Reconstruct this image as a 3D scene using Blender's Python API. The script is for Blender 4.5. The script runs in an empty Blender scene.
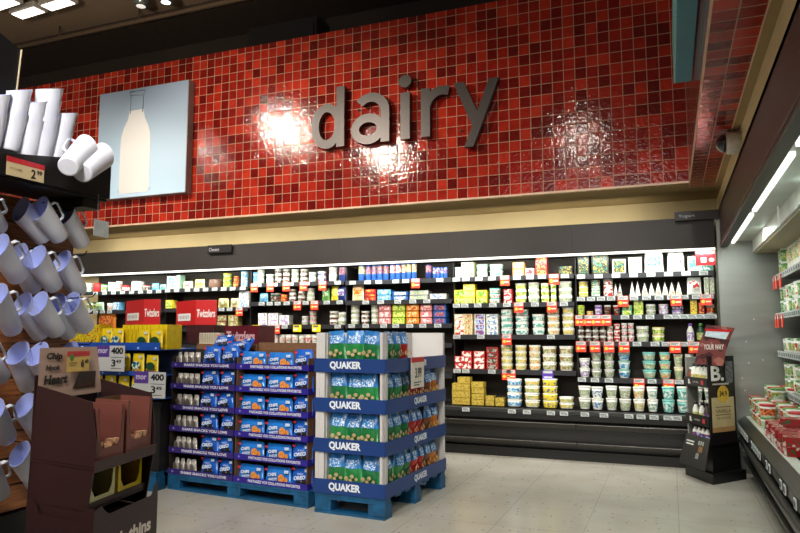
import bpy, math, random
from mathutils import Vector, Matrix
random.seed(7)
R=math.radians
COL=bpy.context.scene.collection
H=1.35; F=677.0; PITCH=R(5.736); YAW=R(21.717)
# survey of the place: a sight line through a measured point of the photograph, met with a known plane
_fw=Vector((-math.sin(YAW)*math.cos(PITCH),math.cos(YAW)*math.cos(PITCH),math.sin(PITCH)))
_rt=Vector((math.cos(YAW),math.sin(YAW),0)); _up=_rt.cross(_fw)
def ray(x,y): return _fw*F+_rt*(x-400)-_up*(y-266.5)
def onY(x,y,Y):
    r=ray(x,y); t=Y/r.y; return r.x*t, r.z*t+H
def onX(x,y,X):
    r=ray(x,y); t=X/r.x; return r.y*t, r.z*t+H
# ---------------------------------------------------------------- materials
MC={}
def nodes(name):
    m=bpy.data.materials.new(name); m.use_nodes=True
    nt=m.node_tree; b=nt.nodes['Principled BSDF']; return m,nt,b
def lin(c):
    return tuple((v/12.92 if v<=.04045 else ((v+.055)/1.055)**2.4) for v in c[:3])+(1,)
def hx(s): return tuple(int(s[i:i+2],16)/255 for i in (0,2,4))
def mat(c,rough=.5,metal=0,emit=0,vary=.12,scale=30,coat=0,alpha=1):
    if isinstance(c,str): c=hx(c)
    key=(tuple(round(v,3) for v in c),rough,metal,emit,vary,scale,coat,alpha)
    if key in MC: return MC[key]
    m,nt,b=nodes('surface')
    L=lin(c)
    if vary>0:
        n=nt.nodes.new('ShaderNodeTexNoise'); n.inputs['Scale'].default_value=scale; n.inputs['Detail'].default_value=3
        tc=nt.nodes.new('ShaderNodeTexCoord'); nt.links.new(tc.outputs['Object'],n.inputs['Vector'])
        r=nt.nodes.new('ShaderNodeValToRGB')
        r.color_ramp.elements[0].position=.3; r.color_ramp.elements[1].position=.7
        r.color_ramp.elements[0].color=tuple(v*(1-vary) for v in L[:3])+(1,)
        r.color_ramp.elements[1].color=tuple(min(1,v*(1+vary)) for v in L[:3])+(1,)
        nt.links.new(n.outputs['Fac'],r.inputs['Fac']); nt.links.new(r.outputs['Color'],b.inputs['Base Color'])
    else: b.inputs['Base Color'].default_value=L
    b.inputs['Roughness'].default_value=rough; b.inputs['Metallic'].default_value=metal
    if coat: b.inputs['Coat Weight'].default_value=coat
    if emit:
        b.inputs['Emission Color'].default_value=L; b.inputs['Emission Strength'].default_value=emit
    if alpha<1:
        b.inputs['Alpha'].default_value=alpha
    MC[key]=m; return m
def printed(base,ink,ink2=None,scale=22,th=.52,rough=.35,mute=True):
    """a printed pack surface: base colour with blotches of ink, as small graphics read from afar"""
    key=('p',base,ink,ink2,scale,th,rough)
    if key in MC: return MC[key]
    m,nt,b=nodes('print')
    if scale<36 and mute:
        scale*=1.7; cb=hx(base); f_=lambda q:'%02x%02x%02x'%tuple(int(255*(q_*.72+b_*.28)) for q_,b_ in zip(hx(q),cb)); ink=f_(ink); ink2=ink2 and f_(ink2)
    tc=nt.nodes.new('ShaderNodeTexCoord'); oi=nt.nodes.new('ShaderNodeObjectInfo')
    add=nt.nodes.new('ShaderNodeVectorMath'); add.operation='ADD'
    nt.links.new(tc.outputs['Object'],add.inputs[0]); nt.links.new(oi.outputs['Location'],add.inputs[1])
    n=nt.nodes.new('ShaderNodeTexNoise'); n.inputs['Scale'].default_value=scale; n.inputs['Detail'].default_value=1.5
    nt.links.new(add.outputs[0],n.inputs['Vector'])
    r=nt.nodes.new('ShaderNodeValToRGB'); r.color_ramp.interpolation='CONSTANT'
    r.color_ramp.elements[0].color=lin(hx(base)); r.color_ramp.elements[1].color=lin(hx(ink)); r.color_ramp.elements[1].position=th
    if ink2:
        e=r.color_ramp.elements.new(max(.05,1-th-.04)); 
        r.color_ramp.elements[0].color=lin(hx(ink2)); e.color=lin(hx(base))
    nt.links.new(n.outputs['Fac'],r.inputs['Fac']); nt.links.new(r.outputs['Color'],b.inputs['Base Color'])
    b.inputs['Roughness'].default_value=rough
    MC[key]=m; return m
def math_node(nt,op,a,b=None,c=None):
    n=nt.nodes.new('ShaderNodeMath'); n.operation=op
    for i,v in enumerate((a,b,c)):
        if v is None: continue
        if isinstance(v,(int,float)): n.inputs[i].default_value=v
        else: nt.links.new(v,n.inputs[i])
    return n.outputs[0]
def tile_mat(a,b_,oa,ob,p=.12):
    m,nt,b=nodes('red glazed tile')
    tc=nt.nodes.new('ShaderNodeTexCoord'); s=nt.nodes.new('ShaderNodeSeparateXYZ'); nt.links.new(tc.outputs['Object'],s.inputs[0])
    u=math_node(nt,'DIVIDE',math_node(nt,'SUBTRACT',s.outputs[a],oa),p); v=math_node(nt,'DIVIDE',math_node(nt,'SUBTRACT',s.outputs[b_],ob),p)
    fu=math_node(nt,'FLOOR',u); fv=math_node(nt,'FLOOR',v); ru=math_node(nt,'FRACT',u); rv=math_node(nt,'FRACT',v)
    cb=nt.nodes.new('ShaderNodeCombineXYZ'); nt.links.new(fu,cb.inputs[0]); nt.links.new(fv,cb.inputs[1])
    wn=nt.nodes.new('ShaderNodeTexWhiteNoise'); wn.noise_dimensions='3D'; nt.links.new(cb.outputs[0],wn.inputs['Vector'])
    cr=nt.nodes.new('ShaderNodeValToRGB'); e=cr.color_ramp.elements
    e[0].color=(.115,.004,.003,1); e[1].color=(.47,.032,.013,1)
    for q,c in ((.2,(.17,.006,.004,1)),(.5,(.26,.011,.006,1)),(.8,(.37,.020,.009,1))):
        k=e.new(q); k.color=c
    nt.links.new(wn.outputs['Value'],cr.inputs['Fac'])
    # mottled glaze in each tile
    gn=nt.nodes.new('ShaderNodeTexNoise'); gn.inputs['Scale'].default_value=9; gn.inputs['Detail'].default_value=4
    nt.links.new(tc.outputs['Object'],gn.inputs['Vector'])
    hsv=nt.nodes.new('ShaderNodeHueSaturation'); nt.links.new(cr.outputs['Color'],hsv.inputs['Color'])
    nt.links.new(math_node(nt,'MULTIPLY_ADD',gn.outputs['Fac'],.9,.55),hsv.inputs['Value'])
    du=math_node(nt,'MINIMUM',ru,math_node(nt,'SUBTRACT',1,ru)); dv=math_node(nt,'MINIMUM',rv,math_node(nt,'SUBTRACT',1,rv))
    d=math_node(nt,'MINIMUM',du,dv); g=math_node(nt,'LESS_THAN',d,.027)
    mx=nt.nodes.new('ShaderNodeMix'); mx.data_type='RGBA'; nt.links.new(g,mx.inputs[0]); nt.links.new(hsv.outputs[0],mx.inputs[6])
    mx.inputs[7].default_value=(.46,.27,.17,1); nt.links.new(mx.outputs[2],b.inputs['Base Color'])
    nt.links.new(math_node(nt,'MULTIPLY_ADD',g,.6,.10),b.inputs['Roughness'])
    b.inputs['Coat Weight'].default_value=.08; b.inputs['Coat Roughness'].default_value=.06
    b.inputs['Specular IOR Level'].default_value=.42
    # pillowed, wavy glaze and a slight tilt per tile
    ed=math_node(nt,'SMOOTH_MIN',d,.12,.1)
    sr=nt.nodes.new('ShaderNodeSeparateXYZ'); nt.links.new(wn.outputs['Color'],sr.inputs[0])
    t1=math_node(nt,'MULTIPLY',ru,math_node(nt,'SUBTRACT',sr.outputs[0],.5)); t2=math_node(nt,'MULTIPLY',rv,math_node(nt,'SUBTRACT',sr.outputs[1],.5))
    wv=nt.nodes.new('ShaderNodeTexNoise'); wv.inputs['Scale'].default_value=32; wv.inputs['Detail'].default_value=2; nt.links.new(tc.outputs['Object'],wv.inputs['Vector'])
    h=math_node(nt,'ADD',math_node(nt,'MULTIPLY',ed,.9),math_node(nt,'ADD',math_node(nt,'MULTIPLY',math_node(nt,'ADD',t1,t2),.22),math_node(nt,'MULTIPLY',wv.outputs['Fac'],1.0)))
    bp=nt.nodes.new('ShaderNodeBump'); bp.inputs['Strength'].default_value=.9; bp.inputs['Distance'].default_value=.0036
    nt.links.new(h,bp.inputs['Height']); nt.links.new(bp.outputs[0],b.inputs['Normal']); nt.links.new(bp.outputs[0],b.inputs['Coat Normal'])
    return m
def floor_mat():
    m,nt,b=nodes('speckled vinyl floor')
    tc=nt.nodes.new('ShaderNodeTexCoord')
    v=nt.nodes.new('ShaderNodeTexVoronoi'); v.inputs['Scale'].default_value=16; nt.links.new(tc.outputs['Object'],v.inputs['Vector'])
    k=math_node(nt,'LESS_THAN',v.outputs['Distance'],.13)
    s2=nt.nodes.new('ShaderNodeSeparateColor'); nt.links.new(v.outputs['Color'],s2.inputs[0])
    k=math_node(nt,'MULTIPLY',k,math_node(nt,'GREATER_THAN',s2.outputs[0],.45))
    n=nt.nodes.new('ShaderNodeTexNoise'); n.inputs['Scale'].default_value=2.2; n.inputs['Detail'].default_value=5; nt.links.new(tc.outputs['Object'],n.inputs['Vector'])
    r=nt.nodes.new('ShaderNodeValToRGB'); r.color_ramp.elements[0].color=(.39,.36,.30,1); r.color_ramp.elements[1].color=(.55,.52,.45,1)
    nt.links.new(n.outputs['Fac'],r.inputs['Fac'])
    n2=nt.nodes.new('ShaderNodeTexNoise'); n2.inputs['Scale'].default_value=90; nt.links.new(tc.outputs['Object'],n2.inputs['Vector'])
    hs=nt.nodes.new('ShaderNodeHueSaturation'); nt.links.new(r.outputs['Color'],hs.inputs['Color']); nt.links.new(math_node(nt,'MULTIPLY_ADD',n2.outputs['Fac'],.35,.82),hs.inputs['Value'])
    s=nt.nodes.new('ShaderNodeSeparateXYZ'); nt.links.new(tc.outputs['Object'],s.inputs[0])
    seams=[]
    for o in (0,1):
        u=math_node(nt,'FRACT',math_node(nt,'DIVIDE',s.outputs[o],.61)); seams.append(math_node(nt,'LESS_THAN',u,.009))
    sm=math_node(nt,'MULTIPLY',math_node(nt,'MAXIMUM',*seams),.35)
    mx=nt.nodes.new('ShaderNodeMix'); mx.data_type='RGBA'; nt.links.new(math_node(nt,'MAXIMUM',math_node(nt,'MULTIPLY',k,.8),sm),mx.inputs[0])
    nt.links.new(hs.outputs[0],mx.inputs[6]); mx.inputs[7].default_value=(.09,.08,.06,1); nt.links.new(mx.outputs[2],b.inputs['Base Color'])
    nt.links.new(math_node(nt,'MULTIPLY_ADD',n.outputs['Fac'],.16,.14),b.inputs['Roughness'])
    return m
def wood_mat():
    m,nt,b=nodes('stained wood slat')
    tc=nt.nodes.new('ShaderNodeTexCoord'); mp=nt.nodes.new('ShaderNodeMapping'); mp.inputs['Scale'].default_value=(3,1.5,34)
    nt.links.new(tc.outputs['Object'],mp.inputs[0])
    n=nt.nodes.new('ShaderNodeTexNoise'); n.inputs['Scale'].default_value=2.4; n.inputs['Detail'].default_value=6; n.inputs['Distortion'].default_value=.6; nt.links.new(mp.outputs[0],n.inputs['Vector'])
    r=nt.nodes.new('ShaderNodeValToRGB'); r.color_ramp.elements[0].color=(.11,.034,.010,1); r.color_ramp.elements[1].color=(.36,.135,.042,1)
    r.color_ramp.elements[0].position=.3; r.color_ramp.elements[1].position=.72
    nt.links.new(n.outputs['Fac'],r.inputs['Fac']); nt.links.new(r.outputs['Color'],b.inputs['Base Color']); b.inputs['Roughness'].default_value=.35
    return m
def brushed(c=(.42,.43,.40),rough=.34):
    m,nt,b=nodes('brushed steel')
    tc=nt.nodes.new('ShaderNodeTexCoord'); mp=nt.nodes.new('ShaderNodeMapping'); mp.inputs['Scale'].default_value=(.8,.8,5)
    nt.links.new(tc.outputs['Object'],mp.inputs[0]); n=nt.nodes.new('ShaderNodeTexNoise'); n.inputs['Scale'].default_value=2; n.inputs['Detail'].default_value=4
    nt.links.new(mp.outputs[0],n.inputs['Vector'])
    r=nt.nodes.new('ShaderNodeValToRGB'); r.color_ramp.elements[0].color=tuple(v*.72 for v in c)+(1,); r.color_ramp.elements[1].color=tuple(c)+(1,)
    nt.links.new(n.outputs['Fac'],r.inputs['Fac']); nt.links.new(r.outputs['Color'],b.inputs['Base Color'])
    b.inputs['Metallic'].default_value=.75; nt.links.new(math_node(nt,'MULTIPLY_ADD',n.outputs['Fac'],.25,rough-.1),b.inputs['Roughness'])
    bp=nt.nodes.new('ShaderNodeBump'); bp.inputs['Strength'].default_value=.12; bp.inputs['Distance'].default_value=.02
    nt.links.new(n.outputs['Fac'],bp.inputs['Height']); nt.links.new(bp.outputs[0],b.inputs['Normal'])
    return m
# ---------------------------------------------------------------- mesh builder
class MB:
    def __init__(s): s.v=[]; s.f=[]; s.m=[]; s.sm=[]
    def add(s,vs,fs,mi=0,smooth=False):
        o=len(s.v); s.v+= [tuple(v) for v in vs]; s.f+=[tuple(i+o for i in f) for f in fs]; s.m+=[mi]*len(fs); s.sm+=[smooth]*len(fs); return s
    def box(s,x0,x1,y0,y1,z0,z1,mi=0):
        vs=[(x,y,z) for z in (z0,z1) for y in (y0,y1) for x in (x0,x1)]
        return s.add(vs,[(0,2,3,1),(4,5,7,6),(0,1,5,4),(2,6,7,3),(0,4,6,2),(1,3,7,5)],mi)
    def hexa(s,vs,mi=0):  # 8 points: bottom 4 ccw, top 4 ccw
        return s.add(vs,[(3,2,1,0),(4,5,6,7),(0,1,5,4),(1,2,6,5),(2,3,7,6),(3,0,4,7)],mi)
    def prism(s,poly,axis,a0,a1,mi=0):
        n=len(poly)
        def P(p,a): return {'x':(a,p[0],p[1]),'y':(p[0],a,p[1]),'z':(p[0],p[1],a)}[axis]
        vs=[P(p,a0) for p in poly]+[P(p,a1) for p in poly]
        return s.add(vs,[tuple(range(n))[::-1],tuple(range(n,2*n))]+[(i,(i+1)%n,(i+1)%n+n,i+n) for i in range(n)],mi)
    def lathe(s,rings,seg=20,mi=0,ay=1,n=2,cap=(True,True),smooth=True,c=(0,0)):
        vs=[]
        for r,z in rings:
            for k in range(seg):
                a=2*math.pi*(k+.5)/seg; ca,sa=math.cos(a),math.sin(a)
                q=(abs(ca)**n+abs(sa)**n)**(-1/n)
                vs.append((c[0]+r*q*ca,c[1]+r*q*sa*ay,z))
        fs=[(j*seg+k,j*seg+(k+1)%seg,(j+1)*seg+(k+1)%seg,(j+1)*seg+k) for j in range(len(rings)-1) for k in range(seg)]
        s.add(vs,fs,mi,smooth); o=len(s.v)-len(vs)
        if cap[0]: s.f.append(tuple(o+k for k in range(seg))[::-1]); s.m.append(mi); s.sm.append(False)
        if cap[1]: s.f.append(tuple(o+(len(rings)-1)*seg+k for k in range(seg))); s.m.append(mi); s.sm.append(False)
        return s
    def tube(s,pts,r,seg=8,mi=0):
        pts=[Vector(p) for p in pts]; vs=[]
        for i,p in enumerate(pts):
            d=(pts[min(i+1,len(pts)-1)]-pts[max(i-1,0)]).normalized()
            a=d.cross(Vector((0,0,1)));
            if a.length<.05: a=d.cross(Vector((0,1,0)))
            a.normalize(); b=d.cross(a)
            for k in range(seg):
                t=2*math.pi*k/seg; vs.append(p+a*r*math.cos(t)+b*r*math.sin(t))
        n=len(pts)
        fs=[(j*seg+k,j*seg+(k+1)%seg,(j+1)*seg+(k+1)%seg,(j+1)*seg+k) for j in range(n-1) for k in range(seg)]
        s.add(vs,fs,mi,True)
        o=len(s.v)-len(vs); s.f+= [tuple(o+k for k in range(seg))[::-1],tuple(o+(n-1)*seg+k for k in range(seg))]; s.m+=[mi,mi]; s.sm+=[False,False]
        return s
    def disc(s,cx,cz,rx,rz,y,mi=0,seg=14):
        vs=[(cx+rx*math.cos(2*math.pi*k/seg),y,cz+rz*math.sin(2*math.pi*k/seg)) for k in range(seg)]
        return s.add(vs,[tuple(range(seg))],mi)
    def rect(s,x0,x1,z0,z1,y,mi=0): return s.add([(x0,y,z0),(x1,y,z0),(x1,y,z1),(x0,y,z1)],[(0,1,2,3)],mi)
    def xf(s,M): s.v=[tuple(M@Vector(v)) for v in s.v]; return s
    def mesh(s,name,mats):
        me=bpy.data.meshes.new(name); me.from_pydata(s.v,[],s.f)
        for m in (mats if isinstance(mats,(list,tuple)) else [mats]): me.materials.append(m)
        me.polygons.foreach_set('material_index',s.m); me.polygons.foreach_set('use_smooth',s.sm)
        me.update(); return me
    def build(s,name,mats,parent=None,loc=(0,0,0),rot=(0,0,0),bevel=0):
        return ob(name,s.mesh(name,mats),parent,loc,rot,bevel)
def ob(name,data,parent=None,loc=(0,0,0),rot=(0,0,0),bevel=0):
    o=bpy.data.objects.new(name,data); COL.objects.link(o); o.location=loc; o.rotation_euler=rot; o.parent=parent
    if bevel:
        b=o.modifiers.new('edge','BEVEL'); b.width=bevel; b.segments=2; b.limit_method='ANGLE'
    return o
def empty(name,loc,rz=0): return ob(name,None,None,loc,(0,0,rz))
LAB={}
def tag(o,label,cat,group=None):
    LAB.setdefault(label,[]).append(o.name)
    o['label']=label; o['category']=cat
    if group: o['group']=group
    return o
def struct(o): o['kind']='structure'; return o
TC={}
def text_mesh(s,w,h,m,ext=.0006,bold=0.0,shear=0):
    key=(s,round(w,4),round(h,4),id(m),ext,bold,shear)
    if key in TC: return TC[key]
    cu=bpy.data.curves.new('lettering','FONT'); cu.body=s; cu.extrude=ext*.5/max(w,1e-4)*0+.0; cu.offset=bold; cu.shear=shear; cu.resolution_u=3
    o=bpy.data.objects.new('t',cu); COL.objects.link(o)
    bpy.context.view_layer.update()
    me=bpy.data.meshes.new_from_object(o.evaluated_get(bpy.context.evaluated_depsgraph_get()))
    bpy.data.objects.remove(o)
    xs=[v.co.x for v in me.vertices]; ys=[v.co.y for v in me.vertices]
    x0,x1,y0,y1=min(xs),max(xs),min(ys),max(ys)
    for v in me.vertices:
        v.co=((v.co.x-(x0+x1)/2)*w/(x1-x0),0,(v.co.y-(y0+y1)/2)*h/(y1-y0))
    me.materials.clear(); me.materials.append(m); me.update()
    TC[key]=me; return me
def text(s,w,h,m,parent,loc,rz=0,name='lettering',rx=0,**k):
    return ob(name,text_mesh(s,w,h,m,**k),parent,loc,(rx,0,rz))
# common materials
WHITE=mat('e9ecea',.4); BLACK=mat('101010',.4); DARK=mat('1b1918',.45,scale=8); INK=mat('111111',.5,vary=0); PAPER=mat('f2f2f0',.5,vary=0)
RAIL=mat('26262a',.4); TAGW=mat('c6cbc9',.5); ORANGE=mat('f0432a',.45); YDOT=mat('f5d24a',.5,vary=0); REDM=mat('c8131d',.35)
BLUEP=mat('0a5078',.55,vary=.35,scale=12); STEEL=brushed(); CREAMW=mat('e6d4a2',.7,scale=2,vary=.05); SOFF=mat('9a8458',.75,scale=2,vary=.05)
# ================================================================ SETTING
TILE_Z0=2.862; TILE_Z1=5.10; YT=7.2; YW=8.2
struct(MB().box(-14,3.2,-5,9.2,-.1,0).build('floor',floor_mat()))
wl=MB().box(-13,.227,YT,YT+.25,TILE_Z0,TILE_Z1).build('wall_back',tile_mat(0,2,.227,TILE_Z0)); struct(wl)
struct(MB().box(.227,.47,-4,YT+.25,TILE_Z0+.001,TILE_Z1).build('wall_side_bulkhead',tile_mat(1,2,YT,TILE_Z0)))
struct(MB().box(.2275,.4695,-4,YT+.25,TILE_Z0-.012,TILE_Z0+.0005).build('trim_1',tile_mat(0,1,.23,YT)))
struct(MB().box(-13,.2275,YT+.001,YT+.05,TILE_Z0-.012,TILE_Z0-.0002).build('trim_2',tile_mat(0,1,.227,YT)))
TR=mat('d8b79a',.4,scale=5)
struct(MB().box(-13,.229,YT-.008,YT+.004,TILE_Z0-.014,TILE_Z0+.006).build('trim_3',TR))
struct(MB().box(.221,.233,-4,YT,TILE_Z0-.016,TILE_Z0+.006).build('trim_4',TR))
struct(MB().box(.466,.474,-4,YT+.05,TILE_Z0-.016,TILE_Z0+.006).build('trim_5',TR))
struct(MB().box(-13,.53,YT+.05,YW,TILE_Z0-.006,TILE_Z0+.05).box(.474,.53,-4,YT+.05,TILE_Z0-.006,TILE_Z0+.05).build('ceiling_soffit',SOFF))
struct(MB().box(-13,3,YW,YW+.2,0,TILE_Z0+.04).build('wall_behind_cases',CREAMW))
struct(MB().box(.53,.6,-4,YW,2.60,TILE_Z0).build('wall_right_bulkhead',CREAMW))
struct(MB().box(1.75,1.95,-5,YW,0,TILE_Z0).box(.6,1.95,-5,YW,TILE_Z0-.05,TILE_Z0+.02).build('wall_right',CREAMW))
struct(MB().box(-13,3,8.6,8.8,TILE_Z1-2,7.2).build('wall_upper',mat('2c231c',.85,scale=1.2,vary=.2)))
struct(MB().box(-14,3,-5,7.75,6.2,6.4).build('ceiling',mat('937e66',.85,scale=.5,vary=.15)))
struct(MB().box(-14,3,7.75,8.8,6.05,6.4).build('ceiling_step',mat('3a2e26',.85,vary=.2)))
# pipe below the ceiling
pp=MB().tube([(-13.5,7.55,6.0),(3,7.55,6.0)],.035).build('ceiling_pipe',mat('6d5a45',.5))
for x in (-10.2,-8.8,-7.2,-5.3,-3.2,-1): MB().tube([(x,7.55,6.0),(x,7.55,6.2)],.012,6).build('hanger',mat('4a3c30',.5),pp)
tag(pp,'long brown pipe hanging under the ceiling above the red tiled wall','pipe')
ab=MB().box(-5.7,-4.55,8.2,8.58,5.0,5.9).build('vent_duct',mat('120f0d',.8)); MB().box(-5.66,-4.59,8.17,8.2,5.05,5.8).build('grille',mat('0a0908',.7),ab)
tag(ab,'black duct box above the red tiled wall','duct')
# teal beam
tb=MB().box(.104,.218,2.2,5.5,3.285,3.6).build('teal_beam',[mat('2c7f90',.5,scale=2)]); MB().box(.092,.104,2.2,5.5,3.285,3.62).build('edge_strip',mat('7ccfd0',.4),tb)
tag(tb,'teal beam hanging before the corner of the red tiled walls','beam')
# ---------------------------------------------------------------- dairy letters
LM=mat('4a4542',.38,metal=.5,vary=.05); LS=mat('141212',.4)
def band(o,inner,outer,y0=0,y1=.07):   # closed ring or open strip between two point lists
    n=len(inner); closed=False
    vs=[(p[0],y,p[1]) for y in (y0,y1) for L in (inner,outer) for p in L]
    fs=[]; ms=[]
    for i in range(n-1):
        a,b,c,d=i,i+1,n+i+1,n+i
        o.add([vs[a],vs[b],vs[c],vs[d]],[(0,1,2,3)],0)
        o.add([vs[2*n+a],vs[2*n+b],vs[2*n+c],vs[2*n+d]],[(3,2,1,0)],1)
        o.add([vs[a],vs[b],vs[2*n+b],vs[2*n+a]],[(3,2,1,0)],1); o.add([vs[d],vs[c],vs[2*n+c],vs[2*n+d]],[(0,1,2,3)],1)
    for i in (0,n-1): o.add([vs[i],vs[n+i],vs[3*n+i],vs[2*n+i]],[(0,1,2,3)],1)
def arc(cx,cz,rx,rz,a0,a1,n=20): return [(cx+rx*math.cos(R(a0+(a1-a0)*k/n)),cz+rz*math.sin(R(a0+(a1-a0)*k/n))) for k in range(n+1)]
def ringb(o,cx,cz,rx,rz,w,a0=0,a1=360,y0=0): band(o,arc(cx,cz,rx-w,rz-w,a0,a1,28),arc(cx,cz,rx,rz,a0,a1,28),y0,.07)
def poly(o,p,y0=0,y1=.07):
    n=len(p); o.add([(a,y0,b) for a,b in p],[tuple(range(n))],0); o.add([(a,y1,b) for a,b in p],[tuple(range(n))[::-1]],1)
    for i in range(n):
        j=(i+1)%n; o.add([(p[i][0],y0,p[i][1]),(p[j][0],y0,p[j][1]),(p[j][0],y1,p[j][1]),(p[i][0],y1,p[i][1])],[(3,2,1,0)],1)
def px(x,y): return onY(x,y,YT-.1)
W=.125
zb=px(345,146)[1]; xh=.60
def L_d(o):
    ringb(o,.215,.27,.215,.28,.105); poly(o,[(.345,0),(.45,0),(.45,.745),(.345,.745)],-.001)
def L_a(o):
    ringb(o,.22,.175,.22,.185,.105); poly(o,[(.385,0),(.495,0),(.495,.40),(.385,.40)],-.001)
    band(o,arc(.255,.375,.13,.125,0,140,14),arc(.255,.375,.24,.235,0,140,14),-.0005,.07)
def L_i(o):
    poly(o,[(0,0),(.115,0),(.115,.555),(0,.555)]); poly(o,arc(.0575,.69,.078,.075,0,345,23))
def L_r(o):
    poly(o,[(0,0),(.11,0),(.11,.57),(0,.57)]); band(o,arc(.26,.30,.155,.17,66,180,14),arc(.26,.30,.26,.275,70,180,14),-.0005,.07)
def L_y(o):
    poly(o,[(0,.58),(.12,.58),(.315,.12),(.26,-.02),(.235,.0)],0); poly(o,[(.12,-.17),(.225,-.17),(.52,.58),(.405,.58)],-.001)
for nm,pxl,fn in (('d',(311,147),L_d),('a',(351,142),L_a),('i',(400.5,138.5),L_i),('r',(421,136),L_r),('y',(454,131),L_y)):
    X,Z=px(*pxl); t=empty('wall_letter',(X,YT-.105,zb+.0))
    o=MB(); fn(o); o.build('letter_body',[LM,LS],t)
    for sz in (.05,.45): MB().tube([(.06,.069,sz),(.06,.104,sz)],.012,6).build('standoff_pin',LS,t)
    tag(t,'big dark grey raised letter %s of the dairy sign on red tiles'%nm,'letter','raised letters of the sign')
# ---------------------------------------------------------------- milk picture
x0,z1=onY(100,94,YT-.12); x1,_=onY(189,79,YT-.12); z0=onY(188,192,YT-.12)[1]; z1=onY(188,79.5,YT-.12)[1]
t=empty('milk_picture',(x0,YT-.12,z0)); w_=x1-x0; h_=z1-z0
MB().box(0,w_,0,.118,0,h_).build('panel_box',mat('8d8682',.4,metal=.3),t,bevel=.004)
def sky():
    m,nt,b=nodes('pale blue print'); tc=nt.nodes.new('ShaderNodeTexCoord'); s=nt.nodes.new('ShaderNodeSeparateXYZ'); nt.links.new(tc.outputs['Object'],s.inputs[0])
    r=nt.nodes.new('ShaderNodeValToRGB'); e=r.color_ramp.elements; e[0].color=lin(hx('bcdaf0')); e[1].color=lin(hx('8c9db2')); k=e.new(.3); k.color=lin(hx('b2cee4')); k=e.new(.65); k.color=lin(hx('9eb4c8'))
    nt.links.new(math_node(nt,'DIVIDE',s.outputs[2],1.55),r.inputs['Fac']); nt.links.new(r.outputs['Color'],b.inputs['Base Color']); b.inputs['Roughness'].default_value=.35
    return m
MB().rect(.008,w_-.008,.008,h_-.008,-.002).build('print_sheet',sky(),t)
bx=w_*.44
prof=[(.28,.06),(.31,.09),(.315,.16),(.315,.74),(.305,.86),(.26,.98),(.19,1.08),(.16,1.16),(.155,1.22)]
pl=[(bx-a*.83,b) for a,b in prof]+[(bx+a*.83,b) for a,b in prof[::-1]]
MB().add([(a,-.0045,b) for a,b in pl],[tuple(range(len(pl)))]).build('milk_fill',mat('d9dad8',.4,scale=2,vary=.03),t)
gl=[(bx-.125*.83-.005,1.18),(bx-.11,1.44),(bx-.13,1.46),(bx-.13,1.49),(bx+.13,1.49),(bx+.13,1.46),(bx+.11,1.44),(bx+.125*.83+.005,1.18)]
g=MB(); g.tube([(a,-.006,b) for a,b in gl],.007,6); g.tube([(bx-.12,-.006,1.44),(bx+.12,-.006,1.42)],.006,6); g.build('bottle_neck',mat('7e8f9c',.3),t)
MB().disc(bx,.1,.3,.05,-.0035).build('base_shadow_print',mat('a8c6dc',.4),t)
tag(t,'framed picture of a milk bottle on pale blue mounted on red tiles','picture')
# ================================================================ BACK COOLER CASES
YC=7.56; YE=7.72; YI=7.745; YB=8.13; CZ0=2.245; CZ1=2.555
XB=[.45,-.975,-2.40,-3.83,-5.27,-6.70,-8.35]
BAYN=['yogurt case','margarine case','deli case','cream case','cheese case','cheese end case']
GREYF=mat('3a3635',.5,scale=3,vary=.06); BACKM=mat('4d463f',.7,scale=4); BASEM=mat('1c1c1c',.35); BUMP=mat('2f2d28',.3,metal=.3)
EM=mat('fdfff4',.5,emit=1.6,vary=0)
TAGI=mat('5a6468',.6,vary=0)
tagmesh={}
def tagm(kind):
    if kind in tagmesh: return tagmesh[kind]
    o=MB()
    if kind=='w':
        o.box(-.043,.043,-.004,0,-.022,.022); 
        for z,a,b in ((.010,-.034,.018),(.0,-.034,.030),(-.012,-.03,.006)): o.rect(a,b,z-.003,z+.003,-.0045,1)
        o.rect(.012,.034,-.016,-.007,-.0045,1)
        ms=[TAGW,TAGI]
    elif kind=='y':
        o.box(-.06,.06,-.006,0,-.07,.02); o.rect(-.045,.03,-.012,.012,-.0065,1); o.rect(-.05,.0,-.05,-.03,-.0065,2)
        ms=[mat('f4dc12',.5),TAGI,PAPER]
    elif kind=='v':
        o.box(-.06,.06,-.006,0,-.075,.022); o.rect(-.05,.05,-.01,.016,-.0065,1); o.rect(-.045,.045,-.06,-.045,-.0065,1); ms=[mat('5a3aa8',.5),TAGW]
    else:
        o.box(-.055,.055,-.006,0,-.095,.022); o.rect(-.048,.048,-.02,.018,-.0065,1); o.rect(-.04,.03,.0,.006,-.007,2); o.rect(-.04,.01,-.012,-.006,-.007,2)
        o.disc(-.028,-.055,.018,.018,-.0065,3); o.rect(-.004,.045,-.062,-.048,-.0065,4); ms=[ORANGE,TAGW,TAGI,YDOT,mat('f7e9c8',.5,vary=0)]
    tagmesh[kind]=o.mesh('price_tag',ms); return tagmesh[kind]
cases=[]
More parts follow.
